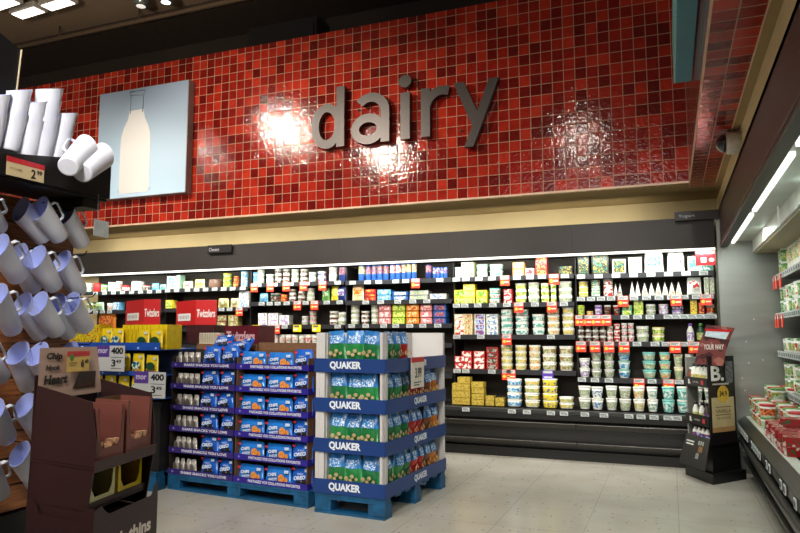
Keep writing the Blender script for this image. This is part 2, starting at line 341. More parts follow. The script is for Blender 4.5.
for i in range(6):
    xr,xl=XB[i],XB[i+1]; t=empty('refrigerated_case',(xl,YC,0)); w=xr-xl; D=YB-YC
    cases.append(t)
    MB().box(.0008,w-.0008,0,D+.04,CZ0,CZ1).box(.0008,w-.0008,-.012,0,CZ0-.012,CZ0+.03).build('canopy',GREYF,t)
    MB().box(.0,w,-.014,.03,CZ0-.034,CZ0-.013).build('light_strip',EM,t)
    MB().box(0,w,D,D+.05,.3,CZ0).build('back_panel',BACKM,t)
    if i<5: MB().box(.0,.01,.2,D-.001,.54,CZ0-.03).build('divider',mat('1a1817',.5),t)
    b=MB(); b.prism([(-.03,.49),(.0,.535),(D,.535),(D,.05),(.1,.05),(.08,.16),(.02,.18),(.0,.40),(-.03,.43)],'x',0,w); b.build('base',BASEM,t)
    MB().box(0,w,-.034,-.028,.495,.53).build('lip_rail',mat('3c3d3d',.35,metal=.3),t)
    MB().box(0,w,-.05,.02,.345,.40).box(0,w,-.035,.03,.165,.20).build('bumper',BUMP,t,bevel=.008)
    MB().box(0,w,.05,.12,.0,.10).build('kick_plate',BLACK,t)
    nm=['yogurt refrigerated case with white tubs and orange tags beside steel end panel','margarine refrigerated case with yellow and white tubs, second from steel panel',
        'refrigerated case of blue packs and dips behind the snack bag display','refrigerated case of cream tubs with yellow and orange tags over blue cookie display',
        'refrigerated cheese case behind the boxed licorice','refrigerated cheese case nearest the pitcher display'][i]
    tag(t,nm,'refrigerated case','back wall refrigerated cases')
# ---------------------------------------------------------------- product shapes
def tub(w,h,body,lid,band=None,shape=2.0,ay=1,dep=None,taper=.86):
    r=w/2; ay=(dep/w) if dep else ay; n=shape; lt=min(.018,h*.16)
    hb=h-lt
    root=MB().lathe([(r*taper*.96,0),(r*taper,.004),(r*.95,hb)],18,0,ay,n).mesh('tub_body',body)
    parts=[('lid',MB().lathe([(r*.97,hb),(r,hb+.002),(r,h-.004),(r*.93,h)],18,0,ay,n).mesh('lid',lid))]
    if band:
        a,b=.18,.80; ra=lambda q:r*(taper+(.95-taper)*q)+.0012
        parts.append(('label_band',MB().lathe([(ra(a),hb*a),(ra(b),hb*b)],18,0,ay,n,cap=(False,False)).mesh('label_band',band)))
    return root,parts
def boxp(w,h,d,body,front=None,inset=.08):
    root=MB().box(-w/2,w/2,-d/2,d/2,0,h).mesh('box_body',body)
    parts=[]
    if front: parts.append(('front_label',MB().rect(-w/2+w*inset,w/2-w*inset,h*inset,h*(1-inset),-d/2-.001).mesh('front_label',front)))
    return root,parts
def pillow(w,h,t,body,label=None,lab=(.15,.85,.35,.8),crimp=.06,rnd=0,top=None):
    rr=random.Random(rnd); nx,nz=8,10; o=MB(); vs=[]
    for sgn in (-1,1):
        for j in range(nz+1):
            v=j/nz
            for k in range(nx+1):
                u=k/nx; e=max(0,min(u,1-u)*2)**.5; f=max(0,min((v+.05)*1.6,1,(1-v-crimp)*3.2)) 
                th=t/2*e*max(.02,f)**.6+ (rr.uniform(-1,1)*t*.05 if 0<k<nx and 0<j<nz else 0)
                wx=w*(1-.06*math.sin(math.pi*v))*(1-.16*max(0,(v-.75)/.25)) 
                vs.append(((u-.5)*wx,sgn*th,v*h+(rr.uniform(-.01,.01)*h if j==nz else 0)))
    n1=(nx+1)*(nz+1)
    fs=[];ms=[]
    for s in (0,1):
        for j in range(nz):
            for k in range(nx):
                a=s*n1+j*(nx+1)+k; q=(a,a+1,a+nx+2,a+nx+1); fs.append(q if s==0 else q[::-1]); ms.append(1 if (top is not None and (j+.5)/nz>top) else 0)
    for j in range(nz):
        for k in (0,nx):
            a=j*(nx+1)+k; q=(a,a+nx+1,a+nx+1+n1,a+n1); fs.append(q if k==0 else q[::-1]); ms.append(0)
    for k in range(nx): fs.append((k,k+n1,k+1+n1,k+1)); ms.append(0)
    o.v=vs; o.f=fs; o.m=ms; o.sm=[True]*len(fs)
    root=o.mesh('bag_body',body); parts=[]
    if label:
        a,b,c,d=lab; q=MB(); m=4; g=[]
        for j in range(m+1):
            for k in range(m+1):
                u=a+(b-a)*k/m; v=c+(d-c)*j/m; e=(min(u,1-u)*2)**.5; f=max(0,min((v+.05)*1.6,1,(1-v-crimp)*3.2))
                g.append(((u-.5)*w*.95,-t/2*e*f**.6-.006,v*h))
        q.add(g,[(j*(m+1)+k,j*(m+1)+k+1,(j+1)*(m+1)+k+1,(j+1)*(m+1)+k) for j in range(m) for k in range(m)],0,True)
        parts.append(('front_label',q.mesh('front_label',label)))
    return root,parts
def bottle(w,h,body,cap,label=None):
    r=w/2
    root=MB().lathe([(r*.9,0),(r,.01),(r,h*.55),(r*.8,h*.68),(r*.45,h*.8),(r*.42,h*.86)],14).mesh('bottle_body',body)
    parts=[('cap',MB().lathe([(r*.5,h*.86),(r*.5,h)],12).mesh('cap',cap))]
    if label: parts.append(('label_band',MB().lathe([(r*1.02,h*.12),(r*1.02,h*.5)],14,cap=(False,False)).mesh('label_band',label)))
    return root,parts
def wedge(w,h,d,body,label):
    root=MB().add([(-w/2,-d/2,0),(w/2,-d/2,0),(w/2,d/2,0),(-w/2,d/2,0),(-w*.04,-d*.1,h),(w*.04,-d*.1,h),(w*.04,d*.1,h),(-w*.04,d*.1,h)],[(3,2,1,0),(4,5,6,7),(0,1,5,4),(1,2,6,5),(2,3,7,6),(3,0,4,7)]).mesh('pouch_body',body)
    q=.12; z0,z1=h*.06,h*.4
    def pt(s,z): k=1-z/h*.92; return (s*w/2*k*.8,-(d/2+(d*.1-d/2)*z/h)-.002,z)
    lb=MB().add([pt(-1,z0),pt(1,z0),pt(1,z1),pt(-1,z1)],[(0,1,2,3)]).mesh('front_label',label)
    return root,[('front_label',lb)]
def inst(spec,name,loc,rz,label,cat,group=None,rx=0,ry=0):
    root,parts=spec; o=ob(name,root,None,loc,(rx,ry,rz))
    for pn,me in parts: ob(pn,me,o)
    return tag(o,label,cat,group)
# colours for the products
def P(*a,**k): return printed(*a,**k)
C=dict(
 w=mat('e8e8e0',.35),cw=mat('e9e2c8',.35),teal=mat('3fa79a',.35),teal2=mat('86c9c0',.35),y=mat('e8cf3c',.35),yl=mat('efe08a',.35),gr=mat('5f9a48',.35),lg=mat('b9d04a',.35),
 red=mat('bf2a2a',.35),pink=mat('d98a86',.35),pur=mat('7c5ab0',.35),lil=mat('bda9c6',.35),org=mat('e58a2c',.35),blu=mat('2d5ca8',.35),lb=mat('6fb2dc',.35),gold=mat('c9ae48',.3,metal=.15),
 blk=mat('17191a',.4),grey=mat('b9bab4',.4),brn=mat('6e5142',.4),cream=mat('e2d7a6',.4),pgr=mat('a9d3b4',.35),clear=mat('c9c9bc',.2),dg=mat('1f4a2f',.4),navy=mat('1d2f6e',.35),khaki=mat('b5a864',.4))
PR=dict(rb2=P('96161a','c9b9a8','245c32',30,.60,.35,False),
 wg=P('e8eae2','5f9a7a',None,26),wb=P('e8eae2','3d6fb0',None,26),wr=P('eceae2','c03a3a','4f8a50',24,.54),wp=P('e9e6ea','8c6db0',None,26),wy=P('efe9cf','e2b52c','7aa040',22,.5),wo=P('ede8d8','e08a2e','9ab040',24,.52),
 wt=P('e4ece8','2b9a88',None,20,.5),yb=P('f0d33a','2a56a8',None,20,.56),yr=P('efd83a','c4472a','3c8a3a',24,.55),gy=P('b8cf3e','f0e9a8','4a8a3a',22,.52),bo=P('20449a','f09040','d8402a',24,.52),
 br=P('2352ac','e9e9f0','d23a34',22,.52),cr=P('e2d3a0','b33a2a','5a7a3a',24,.54),kk=P('202422','c9a83c','3f8f76',26,.54),gd=P('cdb350','8e7328',None,30,.54),rw=P('c9363a','f6efe4',None,24,.47,.35,False),
 rb=P('cf3a2c','f3d060','8a1a1a',26,.53),lbw=P('76b9de','eef4f6','2a6cb0',22,.53),gyw=P('d8dcc0','7f9a70','8a8f80',24,.52),pw=P('e7c3c0','c24a5a','f4efe6',22,.53),og=P('e88a2e','f6e4c0','b33a1a',22,.53),gw=P('3f8a48','f0f2e6','e8c83c',22,.53),
 grn=P('2b7a3c','ecefe2','e9c23a',20,.5),dk=P('3c3a36','d9d2c0','a03a2a',22,.53),ggr=P('8fa06a','e9e4c8','c2653a',22,.53))
ORD='first second third fourth fifth sixth seventh eighth ninth tenth eleventh twelfth thirteenth fourteenth fifteenth sixteenth seventeenth eighteenth nineteenth twentieth'.split()
ORD+=['twenty-'+q for q in ORD[:9]]+['thirtieth']+['thirty-'+q for q in ORD[:9]]+['fortieth']+['forty-'+q for q in ORD[:9]]
SHN=['top shelf','second shelf','third shelf','fourth shelf','fifth shelf','bottom deck']
def levname(k,n):
    if n==1: return None
    if k==n-1: return 'top'
    return ['bottom','second up','third up','fourth up'][k]
def E(x0,x1,yt,nc,nl,st,look,a=None,b=None,c=None,d=.11,jit=.0): return dict(x0=x0,x1=x1,yt=yt,nc=nc,nl=nl,st=st,look=look,a=a,b=b,c=c,d=d,jit=jit)
NAMES={'tub':('food_tub','tub'),'oval':('margarine_tub','tub'),'cup':('yogurt_cup','cup'),'box':('food_carton','carton'),'brick':('butter_block','block'),'bag':('food_pouch','pouch'),'flat':('flat_pack','pack'),'wedge':('cheese_wedge','cheese wedge'),'bottle':('drink_bottle','bottle'),'tall':('dough_tube','tube'),'wheel':('round_cheese','round cheese'),'hang':('hanging_pack','pack')}
def case_shelf(bay,ri,xr,yt,tags=(),deep=None,base=False):
    t=cases[bay]; z=onY(xr,yt,YE)[1]+.012; w=XB[bay]-XB[bay+1]
    if base: z=.545
    if not base:
        s=MB().box(.012,w-.012,YE-YC,YB-YC,z-.018,z).box(.012,w-.012,YE-YC-.006,YE-YC,z-.05,z+.004,1).build('shelf',[mat('34312f',.5),RAIL],t)
        zt=z-.022; yy=YE-YC-.006
    else: s=t; zt=.505; yy=-.034
    for (px_,k) in tags:
        X=onY(px_,yt,YE if not base else YC-.03)[0]-XB[bay+1]
        if not .05<X<w-.05: X=min(max(X,.05),w-.05)
        nm={'w':'price_tag','o':'sale_tag','y':'sale_tag','v':'sale_tag'}[k]
        ob(nm,tagm(k),s,(X,yy-(.008 if k!='w' else .001),zt+(.004 if k!='w' else 0)))
    return z
count_of={}
def fill(bay,ri,z,entries,base=False):
    t=cases[bay]; st_i=count_of.get((bay,ri),0); YF=YI if not base else YC+.07
    for e in entries:
        X0=onY(e['x0'],e['yt'],YF)[0]; X1=onY(e['x1'],e['yt'],YF)[0]; zt=onY((e['x0']+e['x1'])/2,e['yt'],YF)[1]
        W=(X1-X0)/e['nc']; h=max(.03,(zt-z)/e['nl']-.003); w=W*.93; st=e['st']
        zl=h
        a,b,c=e['a'],e['b'],e['c']
        if st=='tub': dep=w; spec=tub(w,h,a,b,c)
        elif st=='cup': dep=w; spec=tub(w,h,a,b,c,taper=.72)
        elif st=='oval': dep=min(.13,w*.8); spec=tub(w,h,a,b,c,shape=3.6,dep=dep,taper=.84)
        elif st in('box','brick'): dep=e['d']; spec=boxp(w,h,dep,a,b)
        elif st=='bag': dep=min(.07,w*.5); spec=pillow(w,h,dep,[a,a],b,rnd=len(LAB))
        elif st=='flat': dep=.15; spec=boxp(w,h*.92,dep,a,b,.12)
        elif st=='wedge': dep=.09; spec=wedge(w,h,dep,a,b)
        elif st=='bottle': dep=w; spec=bottle(w,h,a,b,c)
        elif st=='tall': dep=w; r=w/2; spec=(MB().lathe([(r*.95,0),(r,.003),(r,h-.003),(r*.95,h)],12).mesh('tube_body',a),[('label_band',MB().lathe([(r*1.02,h*.45),(r*1.02,h*.93)],12,cap=(False,False)).mesh('label_band',b))])
        elif st=='wheel': dep=w; spec=(MB().lathe([(w/2*.93,0),(w/2,h*.15),(w/2,h*.85),(w/2*.93,h)],24).mesh('wheel_body',a),[('top_label',MB().lathe([(w/2*.6,h+.0005),(w/2*.6,h+.002)],20).mesh('top_label',b))])
        nm,cat=NAMES[st]
        noun='stack' if e['nl']>1 else 'item'
        for ci in range(e['nc']):
            cx=X0+W*(ci+.5)
            lim0,lim1=XB[bay+1]+.012+w/2,XB[bay]-.012-w/2
            cx=min(max(cx,lim0),lim1)
            for k in range(e['nl']):
                ln=levname(k,e['nl']); od=ORD[st_i]
                lab=f"{e['look']}, {ln} of {od} stack, {SHN[ri]}, {BAYN[bay]}" if ln else f"{e['look']}, {od} along {SHN[ri]} of {BAYN[bay]}"
                inst(spec,nm,(cx+random.uniform(-.15,.15)*(W-w),YF+dep/2+random.uniform(0,.006),z+.0008+k*(h+.003)),random.uniform(-.04,.04),lab,cat,f"{cat}s on the {SHN[ri]} of the {BAYN[bay]}")
            st_i+=1
        
    count_of[(bay,ri)]=st_i
def tg(a,b,step,skip=()): 
    r=[]; x=a
    while x<=b: r.append((x,'w')); x+=step
    return r
def O(*xs): return [(x,'o') for x in xs]
w,cw=C['w'],C['cw']
# --- bay 0 yogurt
z=case_shelf(0,0,640,274,tg(581,712,17.5))
fill(0,0,z,[E(577,589,256,1,1,'box','black carton with green printing',C['blk'],PR['kk']),E(591,609,254,1,1,'box','wide black carton with teal ovals',C['blk'],PR['kk']),
 E(612,626,259,1,1,'box','small white printed carton',C['grey'],PR['kk']),E(628,642,257,1,1,'box','clear pack with blue printing',C['clear'],PR['wb']),
 E(643,664,252,1,1,'bag','large white bag with brown print',w,PR['lbw']),E(666,685,252,1,1,'bag','white bag with red brown print',w,PR['wr']),E(687,700,256,1,1,'box','pale carton with green dot',w,PR['wt']),E(701,716,256,1,1,'box','pale teal carton',C['teal2'],PR['wt'])])
z=case_shelf(0,1,640,297,tg(581,616,10)+tg(634,712,12.5)+O(623,676,706))
fill(0,1,z,[E(577.5,588,281,1,3,'tub','yellow tub with white lid',C['y'],w,PR['wy']),E(590,600,280,1,3,'tub','white tub with green base',C['gr'],w,PR['wg']),E(602,613,279,1,3,'tub','pink tub with white lid',C['pink'],w,PR['rw']),
 E(613,622,283,2,1,'wedge','pale brown triangular wedge pack',C['grey'],PR['dk']),E(629,640,281,2,1,'wedge','white green triangular wedge pack',w,PR['gyw']),E(641,682,282,6,1,'wedge','white triangular wedge pack',w,PR['cr']),
 E(686,702,277,1,1,'bag','white bag with red top',w,PR['rw']),E(704,708.5,277,1,1,'box','tall slim white carton',w,PR['gyw']),E(711,716,277,1,1,'box','tall slim grey carton',C['grey'],PR['gyw'])])
z=case_shelf(0,2,640,316,tg(625,662,12.5)+tg(668,716,8)+O(578,587,596,606))
fill(0,2,z,[E(576,584,305,1,1,'tub','light green tub',C['lg'],C['lg'],PR['gy']),E(586,593,311,1,1,'tub','low orange tub',C['org'],C['yl'],PR['wo']),E(594,602,305,1,1,'tub','purple tub',C['pur'],C['lil'],PR['wp']),E(603.5,611,305,1,1,'cup','brown and white cup',C['brn'],w,PR['dk']),
 E(612.5,620.5,305,1,1,'cup','dark red printed cup',C['red'],w,PR['dk']),E(621.5,632,305,1,2,'box','teal and yellow carton',C['teal'],PR['gy']),E(633,643,300,1,3,'box','lime green carton',C['lg'],PR['gy']),
 E(645,656,304,1,2,'tub','white tub with green print',w,w,PR['gyw']),E(658,669,304,1,2,'tub','lilac tub with pale lid',C['lil'],w,PR['wp']),E(671,684,305,1,2,'tub','violet tub with pale lid',C['pur'],C['lil'],PR['wp']),
 E(690,697,300,1,1,'box','yellow and red carton',C['y'],PR['yr']),E(698,704,302,1,1,'box','red carton with yellow print',C['red'],PR['rb']),E(705,715,304,1,1,'tub','white round tub, red print',w,w,PR['rb'])])
z=case_shelf(0,3,640,343,tg(637,664,18)+[(666,'w'),(684,'w'),(703,'w')]+O(581,595,609,624,675,694))
fill(0,3,z,[E(577,606,324,4,3,'cup','small greyish printed cup',C['grey'],w,PR['dk']),E(606,613,326,1,3,'cup','small white printed cup',w,w,PR['wr']),E(613,620,323,1,3,'cup','small cup with red print',w,C['red'],PR['rw']),E(620.5,634,323,2,3,'cup','small pale pink cup',C['grey'],w,PR['pw']),
 E(635,649,326,1,2,'tub','white tub with green print',w,w,PR['gyw']),E(651,665,327,1,2,'tub','white tub, yellow green print',w,C['yl'],PR['gy']),E(686,694,323,1,1,'bottle','purple white bottle',w,C['pur'],PR['wp']),E(696,705,323,1,1,'bottle','dark green bottle',C['dg'],C['gr'],PR['grn'])])
z=case_shelf(0,4,640,380,[(581,'w'),(595,'w'),(609,'w'),(652,'w'),(679,'w')]+O(639,668.5))
fill(0,4,z,[E(576,588,358,1,2,'cup','white cup with purple print',w,w,PR['wp']),E(590,601,352,1,3,'cup','white cup with grey print',w,C['grey'],PR['gyw']),E(603,614,352,1,3,'cup','pale grey cup',C['grey'],w,PR['gyw']),
 E(617,630,352,1,3,'cup','white cup, pale teal lid',w,C['teal2'],PR['lbw']),E(641,656,352,1,3,'cup','white cup with teal lid',C['teal2'],C['teal2'],PR['gyw']),E(658,671,352,1,3,'cup','printed cup with teal lid',C['teal2'],C['teal2'],PR['wo']),
 E(673,683,354,1,2,'cup','tall pale yellow cup',C['cream'],w,PR['gyw']),E(684.5,694,354,1,2,'cup','tall white brown cup',w,w,PR['dk']),E(696,715,354,2,2,'cup','tall white yogurt cup',w,w,PR['wg'])])
z=case_shelf(0,5,640,416,[(585,'w'),(604,'w'),(629,'w'),(641,'w'),(654,'w'),(668,'w'),(677,'w')],base=True)
fill(0,5,z,[E(575.5,589,386,1,2,'cup','large white cup, dark logo',w,w,PR['gyw']),E(590,603,387,1,2,'cup','large white cup, blue print',w,w,PR['wb']),E(604.5,617,386,1,2,'cup','large plain white cup',w,w,PR['gyw']),E(618,631,387,1,2,'cup','large grey-white cup',C['grey'],w,PR['gyw']),
 E(632,645,387,1,2,'cup','large cup with peach print',w,w,PR['wo']),E(646,658,387,1,2,'cup','large cup, green print',w,w,PR['wg']),E(661,675,387,1,2,'cup','large cup, teal top',C['teal2'],C['teal2'],PR['wt']),E(676,690,387,1,2,'cup','large pale teal cup',C['teal2'],w,PR['wt']),E(691,716,387,2,2,'cup','large white yogurt cup',w,w,PR['wg'])],base=True)
# --- bay 1 margarine
z=case_shelf(1,0,510,277,[(453,'w'),(466,'w'),(479,'w'),(492,'w'),(517,'w'),(530,'w'),(542,'w'),(565,'w')]+O(505,554))
fill(1,0,z,[E(449.5,460,267,1,1,'oval','pale green tub',C['pgr'],C['pgr'],PR['wg']),E(461,474,262,1,1,'box','cream carton, blue brown print',C['cream'],PR['cr']),E(475,487,264,1,2,'oval','pale green tub',C['pgr'],C['pgr'],PR['wg']),E(488,502,264,1,2,'oval','mint green tub',C['pgr'],w,PR['wt']),
 E(512,524,262,1,2,'box','orange and white carton',C['org'],PR['wo']),E(525,534,268,1,1,'box','white and red carton',w,PR['rw']),E(535,547,257,1,3,'box','dark red flat carton',C['red'],PR['rb']),E(558,573,266,1,2,'box','small yellow green carton',C['blk'],PR['kk'])])
z=case_shelf(1,1,510,304,[(452,'w'),(465,'w'),(478,'w'),(493,'w'),(507,'w'),(535,'w'),(564,'w')]+O(519,552))
fill(1,1,z,[E(449,462,290,1,2,'brick','yellow block pack',C['y'],PR['gy']),E(463,475,284,1,3,'brick','pale yellow block pack',C['y'],PR['wy']),E(476,487,290,1,2,'brick','yellow and green block',C['y'],PR['gy']),E(488,500,288,1,3,'oval','white tub, teal red print',w,C['teal'],PR['wr']),
 E(503,512,289,1,4,'box','thin red carton',C['red'],PR['rw']),E(514,526,283,1,3,'oval','white tub with green label',w,w,PR['gy']),E(527,539,282,1,3,'oval','large tub with green label',w,w,PR['gyw']),E(540,549,283,1,3,'oval','small tub, green label',w,C['cream'],PR['gy']),E(550,556,283,1,3,'oval','narrow tub, green label',w,w,PR['gy']),E(557,572,281,1,3,'oval','wide tub, green label',w,w,PR['gyw'])])
z=case_shelf(1,2,510,336,[(454,'w'),(481,'w'),(551,'w')]+O(507))
fill(1,2,z,[E(449,460,314,1,4,'brick','cream carton with red end',C['cream'],PR['rw']),E(461,472.5,314,1,4,'brick','cream and red carton',C['cream'],PR['cr']),E(474,485,314,1,4,'brick','white carton with blue end',w,PR['br']),E(486,498,314,1,4,'brick','white and blue carton',w,PR['wb']),
 E(499.5,512,309,1,4,'oval','white tub with teal label',w,w,PR['wt']),E(514,528,309,1,4,'oval','wide white teal tub',w,w,PR['wt']),E(531,544,314,1,3,'oval','white teal striped tub',w,w,PR['wt']),E(546,559,308,1,4,'oval','white tub, orange label',w,w,PR['wo']),E(561,574,307,1,4,'oval','white tub, yellow orange label',w,w,PR['wy'])])
z=case_shelf(1,3,510,371,[(454,'w'),(466,'w'),(492,'w')]+O(507,511)+[(548,'v')])
fill(1,3,z,[E(449,460,356,1,2,'brick','red butter carton',C['red'],PR['rw']),E(461,472,351,1,3,'brick','red and white carton',C['red'],PR['rw']),E(473,485,351,1,3,'brick','red white butter carton',C['red'],PR['rw']),E(486,498,347,1,4,'brick','dark red butter carton',C['red'],PR['dk']),
 E(500,512,345,1,4,'oval','cream tub, orange label',cw,w,PR['wy']),E(514,526,345,1,4,'oval','cream tub, yellow label',cw,w,PR['wy']),E(528,540,345,1,4,'oval','pale tub, orange label',cw,w,PR['wo']),E(541,556,346,1,3,'oval','white tub, olive label',w,w,PR['ggr']),E(558,573,346,1,3,'oval','white tub, green label',w,w,PR['ggr'])])
z=case_shelf(1,4,510,412,[(466,'w'),(512,'w'),(527,'w'),(551,'w'),(564,'w')],base=True)
fill(1,5,z,[E(449,456,383,1,3,'brick','gold wrapped butter block',C['gold'],PR['gd'],d=.12),E(457,470,377,1,4,'brick','gold butter block',C['gold'],PR['gd'],d=.12),E(471,484,382,1,4,'brick','gold foil butter block',C['gold'],PR['gd'],d=.12),E(485,494,396,1,2,'brick','small gold butter block',C['gold'],PR['gd']),E(495,504,398,1,2,'brick','pale gold block',C['gold'],PR['gd']),
 E(505.5,521,379,1,4,'oval','white tub, teal print',w,w,PR['lbw']),E(523,539,379,1,4,'oval','white tub, gold print',w,w,PR['wy']),E(541,557,379,1,4,'oval','yellow tub with blue print',C['y'],w,PR['yb']),E(558,573.5,397,1,2,'oval','white tub, yellow print',w,w,PR['wy'])],base=True)
# --- bays 2 and 3
def rowX(ri,bays,zref,entries,tags):
    for bay in bays:
        a,b=XB[bay+1],XB[bay]
        z=case_shelf(bay,ri,zref[bay][0],zref[bay][1],[q for q in tags if a<onY(q[0],zref[bay][1],YE)[0]<b])
        fill(bay,ri,z,[e for e in entries if a<onY((e['x0']+e['x1'])/2,e['yt'],YI)[0]<=b])
rowX(0,(2,3,4,5),{2:(400,280.5),3:(290,283.5),4:(200,289),5:(120,292)},[
 E(84,90,283,1,1,'tub','pale green tub',C['pgr'],w,PR['wg']),E(91,98.5,283,1,1,'wheel','red white round cheese',C['red'],PR['rw']),E(99,105,284,1,1,'tub','green and white tub',w,C['gr'],PR['gw']),E(106,113,282,1,1,'wheel','red white cheese round',w,PR['rw']),
 E(114,119.5,281,1,1,'tub','tall white tub',w,w,PR['wr']),E(120,127,285,1,1,'tub','red printed tub',C['red'],C['red'],PR['rw']),E(128,139,281,1,1,'wheel','white round cheese, blue label',w,PR['br']),E(141,148,285,1,1,'tub','grey and red tub',C['grey'],C['red'],PR['dk']),E(150,158,283,1,1,'bag','light blue cheese bag',C['lb'],PR['lbw']),E(159,166,284,1,1,'bag','teal white cheese bag',C['teal2'],PR['wt']),
 E(167,175,276,1,1,'box','tall white teal carton',w,PR['lbw']),E(176,180,275,1,1,'box','tall slim green carton',C['pgr'],PR['gyw']),E(181,192,281,1,1,'bag','peach printed cheese bag',C['cream'],PR['pw']),E(193,204,279,1,1,'bag','yellow green cheese bag',C['yl'],PR['gy']),E(205.5,218,279,1,1,'wheel','large dark rind cheese wheel',C['brn'],C['khaki']),
 E(221,229,273,1,3,'tub','yellow green tub',C['lg'],C['y'],PR['gw']),E(232,237,276,1,2,'tub','small red tub',C['red'],C['org'],PR['rb']),
 E(239,246,271,1,2,'tub','white tub, blue print',w,C['lb'],PR['lbw']),E(247,255,272,1,2,'tub','light blue tub',C['lb'],C['lb'],PR['lbw']),E(255.5,262.5,269,1,3,'tub','white tub, grey print',w,C['grey'],PR['gyw']),E(264,272,274,1,2,'tub','low white tub',w,w,PR['gyw']),E(273,280,269,1,3,'tub','white printed tub',w,w,PR['dk']),E(281,288,269,1,3,'tub','white tub, dark print',w,C['grey'],PR['dk']),E(289.5,297,269,1,3,'tub','white tub, grey label',w,w,PR['gyw']),E(298.5,306,269,1,3,'tub','grey white tub',C['grey'],w,PR['dk']),E(307,314.5,272,1,2,'tub','wide white tub',w,w,PR['gyw']),E(315.5,324,271,1,2,'tub','white tub, blue red print',w,w,PR['br']),
 E(327,335.5,267,1,2,'tub','cream tub, colourful print',cw,w,PR['wr']),E(338,347,266,2,1,'tall','orange topped blue dough tube',C['navy'],PR['bo']),E(357,364,265,1,1,'tall','grey orange dough tube',C['blu'],PR['ggr']),E(364.5,388,265,4,1,'tall','blue orange dough tube',C['blu'],PR['bo']),E(389,400,264,2,1,'tall','red and blue dough tube',C['blu'],PR['pw']),E(400.5,416,263,3,1,'tall','cream and orange dough tube',C['blu'],PR['cr']),
 E(424.5,431,264,1,1,'tall','dark blue dough tube',C['navy'],PR['bo']),E(432,447,267,4,1,'tall','short blue dough tube',C['blu'],PR['br'])],
 tg(96,180,9)+tg(188,236,9)+[(243,'w'),(259,'w'),(275,'w'),(291,'w'),(307,'w'),(338,'w'),(353,'w'),(368,'w'),(379,'w'),(396,'w'),(406,'w'),(440,'w')]+O(255,271,287,304,323,416))
rowX(1,(2,3,4,5),{2:(400,301),3:(290,302.5),4:(200,309),5:(120,311)},[
 E(84,92,302,1,1,'tub','green white tub',w,C['gr'],PR['gw']),E(93,103,302,1,1,'bag','green white cheese bag',C['pgr'],PR['gw']),E(105,112,303,1,1,'tub','white red tub',w,w,PR['wr']),E(113,119.5,302,1,1,'box','pale blue carton',C['lb'],PR['wb']),E(163,170,300,1,1,'box','yellow green carton',C['y'],PR['gy']),E(216.5,228,298,1,1,'bag','brown nutty cheese bag',C['khaki'],PR['ggr']),E(229,238,298,1,1,'bag','brown cream cheese bag',C['cream'],PR['ggr']),
 E(239,249,291,1,2,'box','white blue carton',w,PR['wb']),E(258,267,293,1,1,'bag','pale blue cheese bag',C['lb'],PR['lbw']),E(268,278,293,1,1,'tub','dark green low tub',C['dg'],C['grey'],PR['dk']),E(279,286,294,1,2,'tub','orange red tub',C['org'],C['red'],PR['rb']),E(287,294.5,289,1,3,'tub','white stacked tub',w,w,PR['dk']),E(296,304,291,1,2,'tub','white tub, black print',w,C['grey'],PR['dk']),E(305,313,288,1,3,'tub','pale grey tub',C['grey'],w,PR['gyw']),
 E(321,329,288,1,1,'bag','green white pouch',C['gr'],PR['gw']),E(330,338.5,286,1,1,'bag','yellow printed pouch',C['y'],PR['gy']),E(340,350,286,1,1,'bag','navy and red pouch',C['navy'],PR['br']),E(351,363.5,284,1,1,'bag','peach coloured pouch',C['cream'],PR['og']),E(364.5,376,289,1,3,'flat','flat red pack',C['red'],PR['rb']),
 E(377,391,289,1,2,'flat','light blue flat pack',C['lb'],PR['lbw']),E(392,408,291,1,2,'flat','dark blue flat pack',C['blu'],PR['wb']),E(409,428,290,1,2,'flat','grey green flat pack',C['grey'],PR['gyw']),E(429,446,293,1,1,'flat','pale grey flat pack',C['grey'],PR['wb'])],
 tg(96,115,7)+[(222,'w'),(230,'w'),(262,'w'),(270,'w'),(278,'w'),(287,'w'),(306,'w'),(327,'w'),(340,'w'),(366,'w'),(381,'w'),(398,'w'),(413,'w'),(427,'w')]+O(240,298,315))
rowX(2,(2,3,4,5),{2:(400,325),3:(290,326),4:(200,329),5:(120,331)},[
 E(96,116,312,1,1,'bag','orange red cheese bag',C['org'],PR['rb']),E(216.5,227,315,1,2,'box','brown yellow carton',C['brn'],PR['ggr']),E(228,238,315,1,2,'box','brown cream carton',C['khaki'],PR['ggr']),
 E(258,267,313,1,2,'box','white purple carton',w,PR['wp']),E(268,278,313,1,2,'box','white lilac carton',w,PR['wp']),E(279,289,315,1,1,'box','low white carton',w,PR['wp']),E(300,307,316,1,2,'tub','pinkish low tub',C['lil'],w,PR['gyw']),E(308,315,311,1,3,'tub','pink grey tub',C['pink'],C['lil'],PR['gyw']),
 E(327.5,336.5,311,1,3,'tub','white dip tub',w,w,PR['dk']),E(338,347,312,1,2,'tub','large white dip tub',w,w,PR['gyw']),E(349,358,305,1,4,'tub','white lidded tub',w,w,PR['gyw']),E(359.5,368,311,1,3,'tub','white round tub',w,w,PR['dk']),E(369.5,377.5,305,1,4,'tub','tall stacked white tub',w,w,PR['gyw']),
 E(378.5,391,304,1,3,'flat','pink white meat pack',C['pink'],PR['pw']),E(392,405,304,1,3,'flat','green yellow meat pack',C['lg'],PR['gy']),E(406,419,304,1,3,'flat','orange meat pack',C['org'],PR['og']),E(420,432,304,1,3,'flat','peach meat pack',C['pink'],PR['pw']),E(433,446,304,1,3,'flat','blue orange meat pack',C['blu'],PR['bo'])],
 [(270,'w'),(285,'w'),(338,'w'),(352,'w'),(366,'w'),(384,'w'),(396,'w'),(410,'w'),(423,'w'),(438,'w')]+[(240,'y'),(257,'y'),(298,'y'),(317,'y')]+O(277))
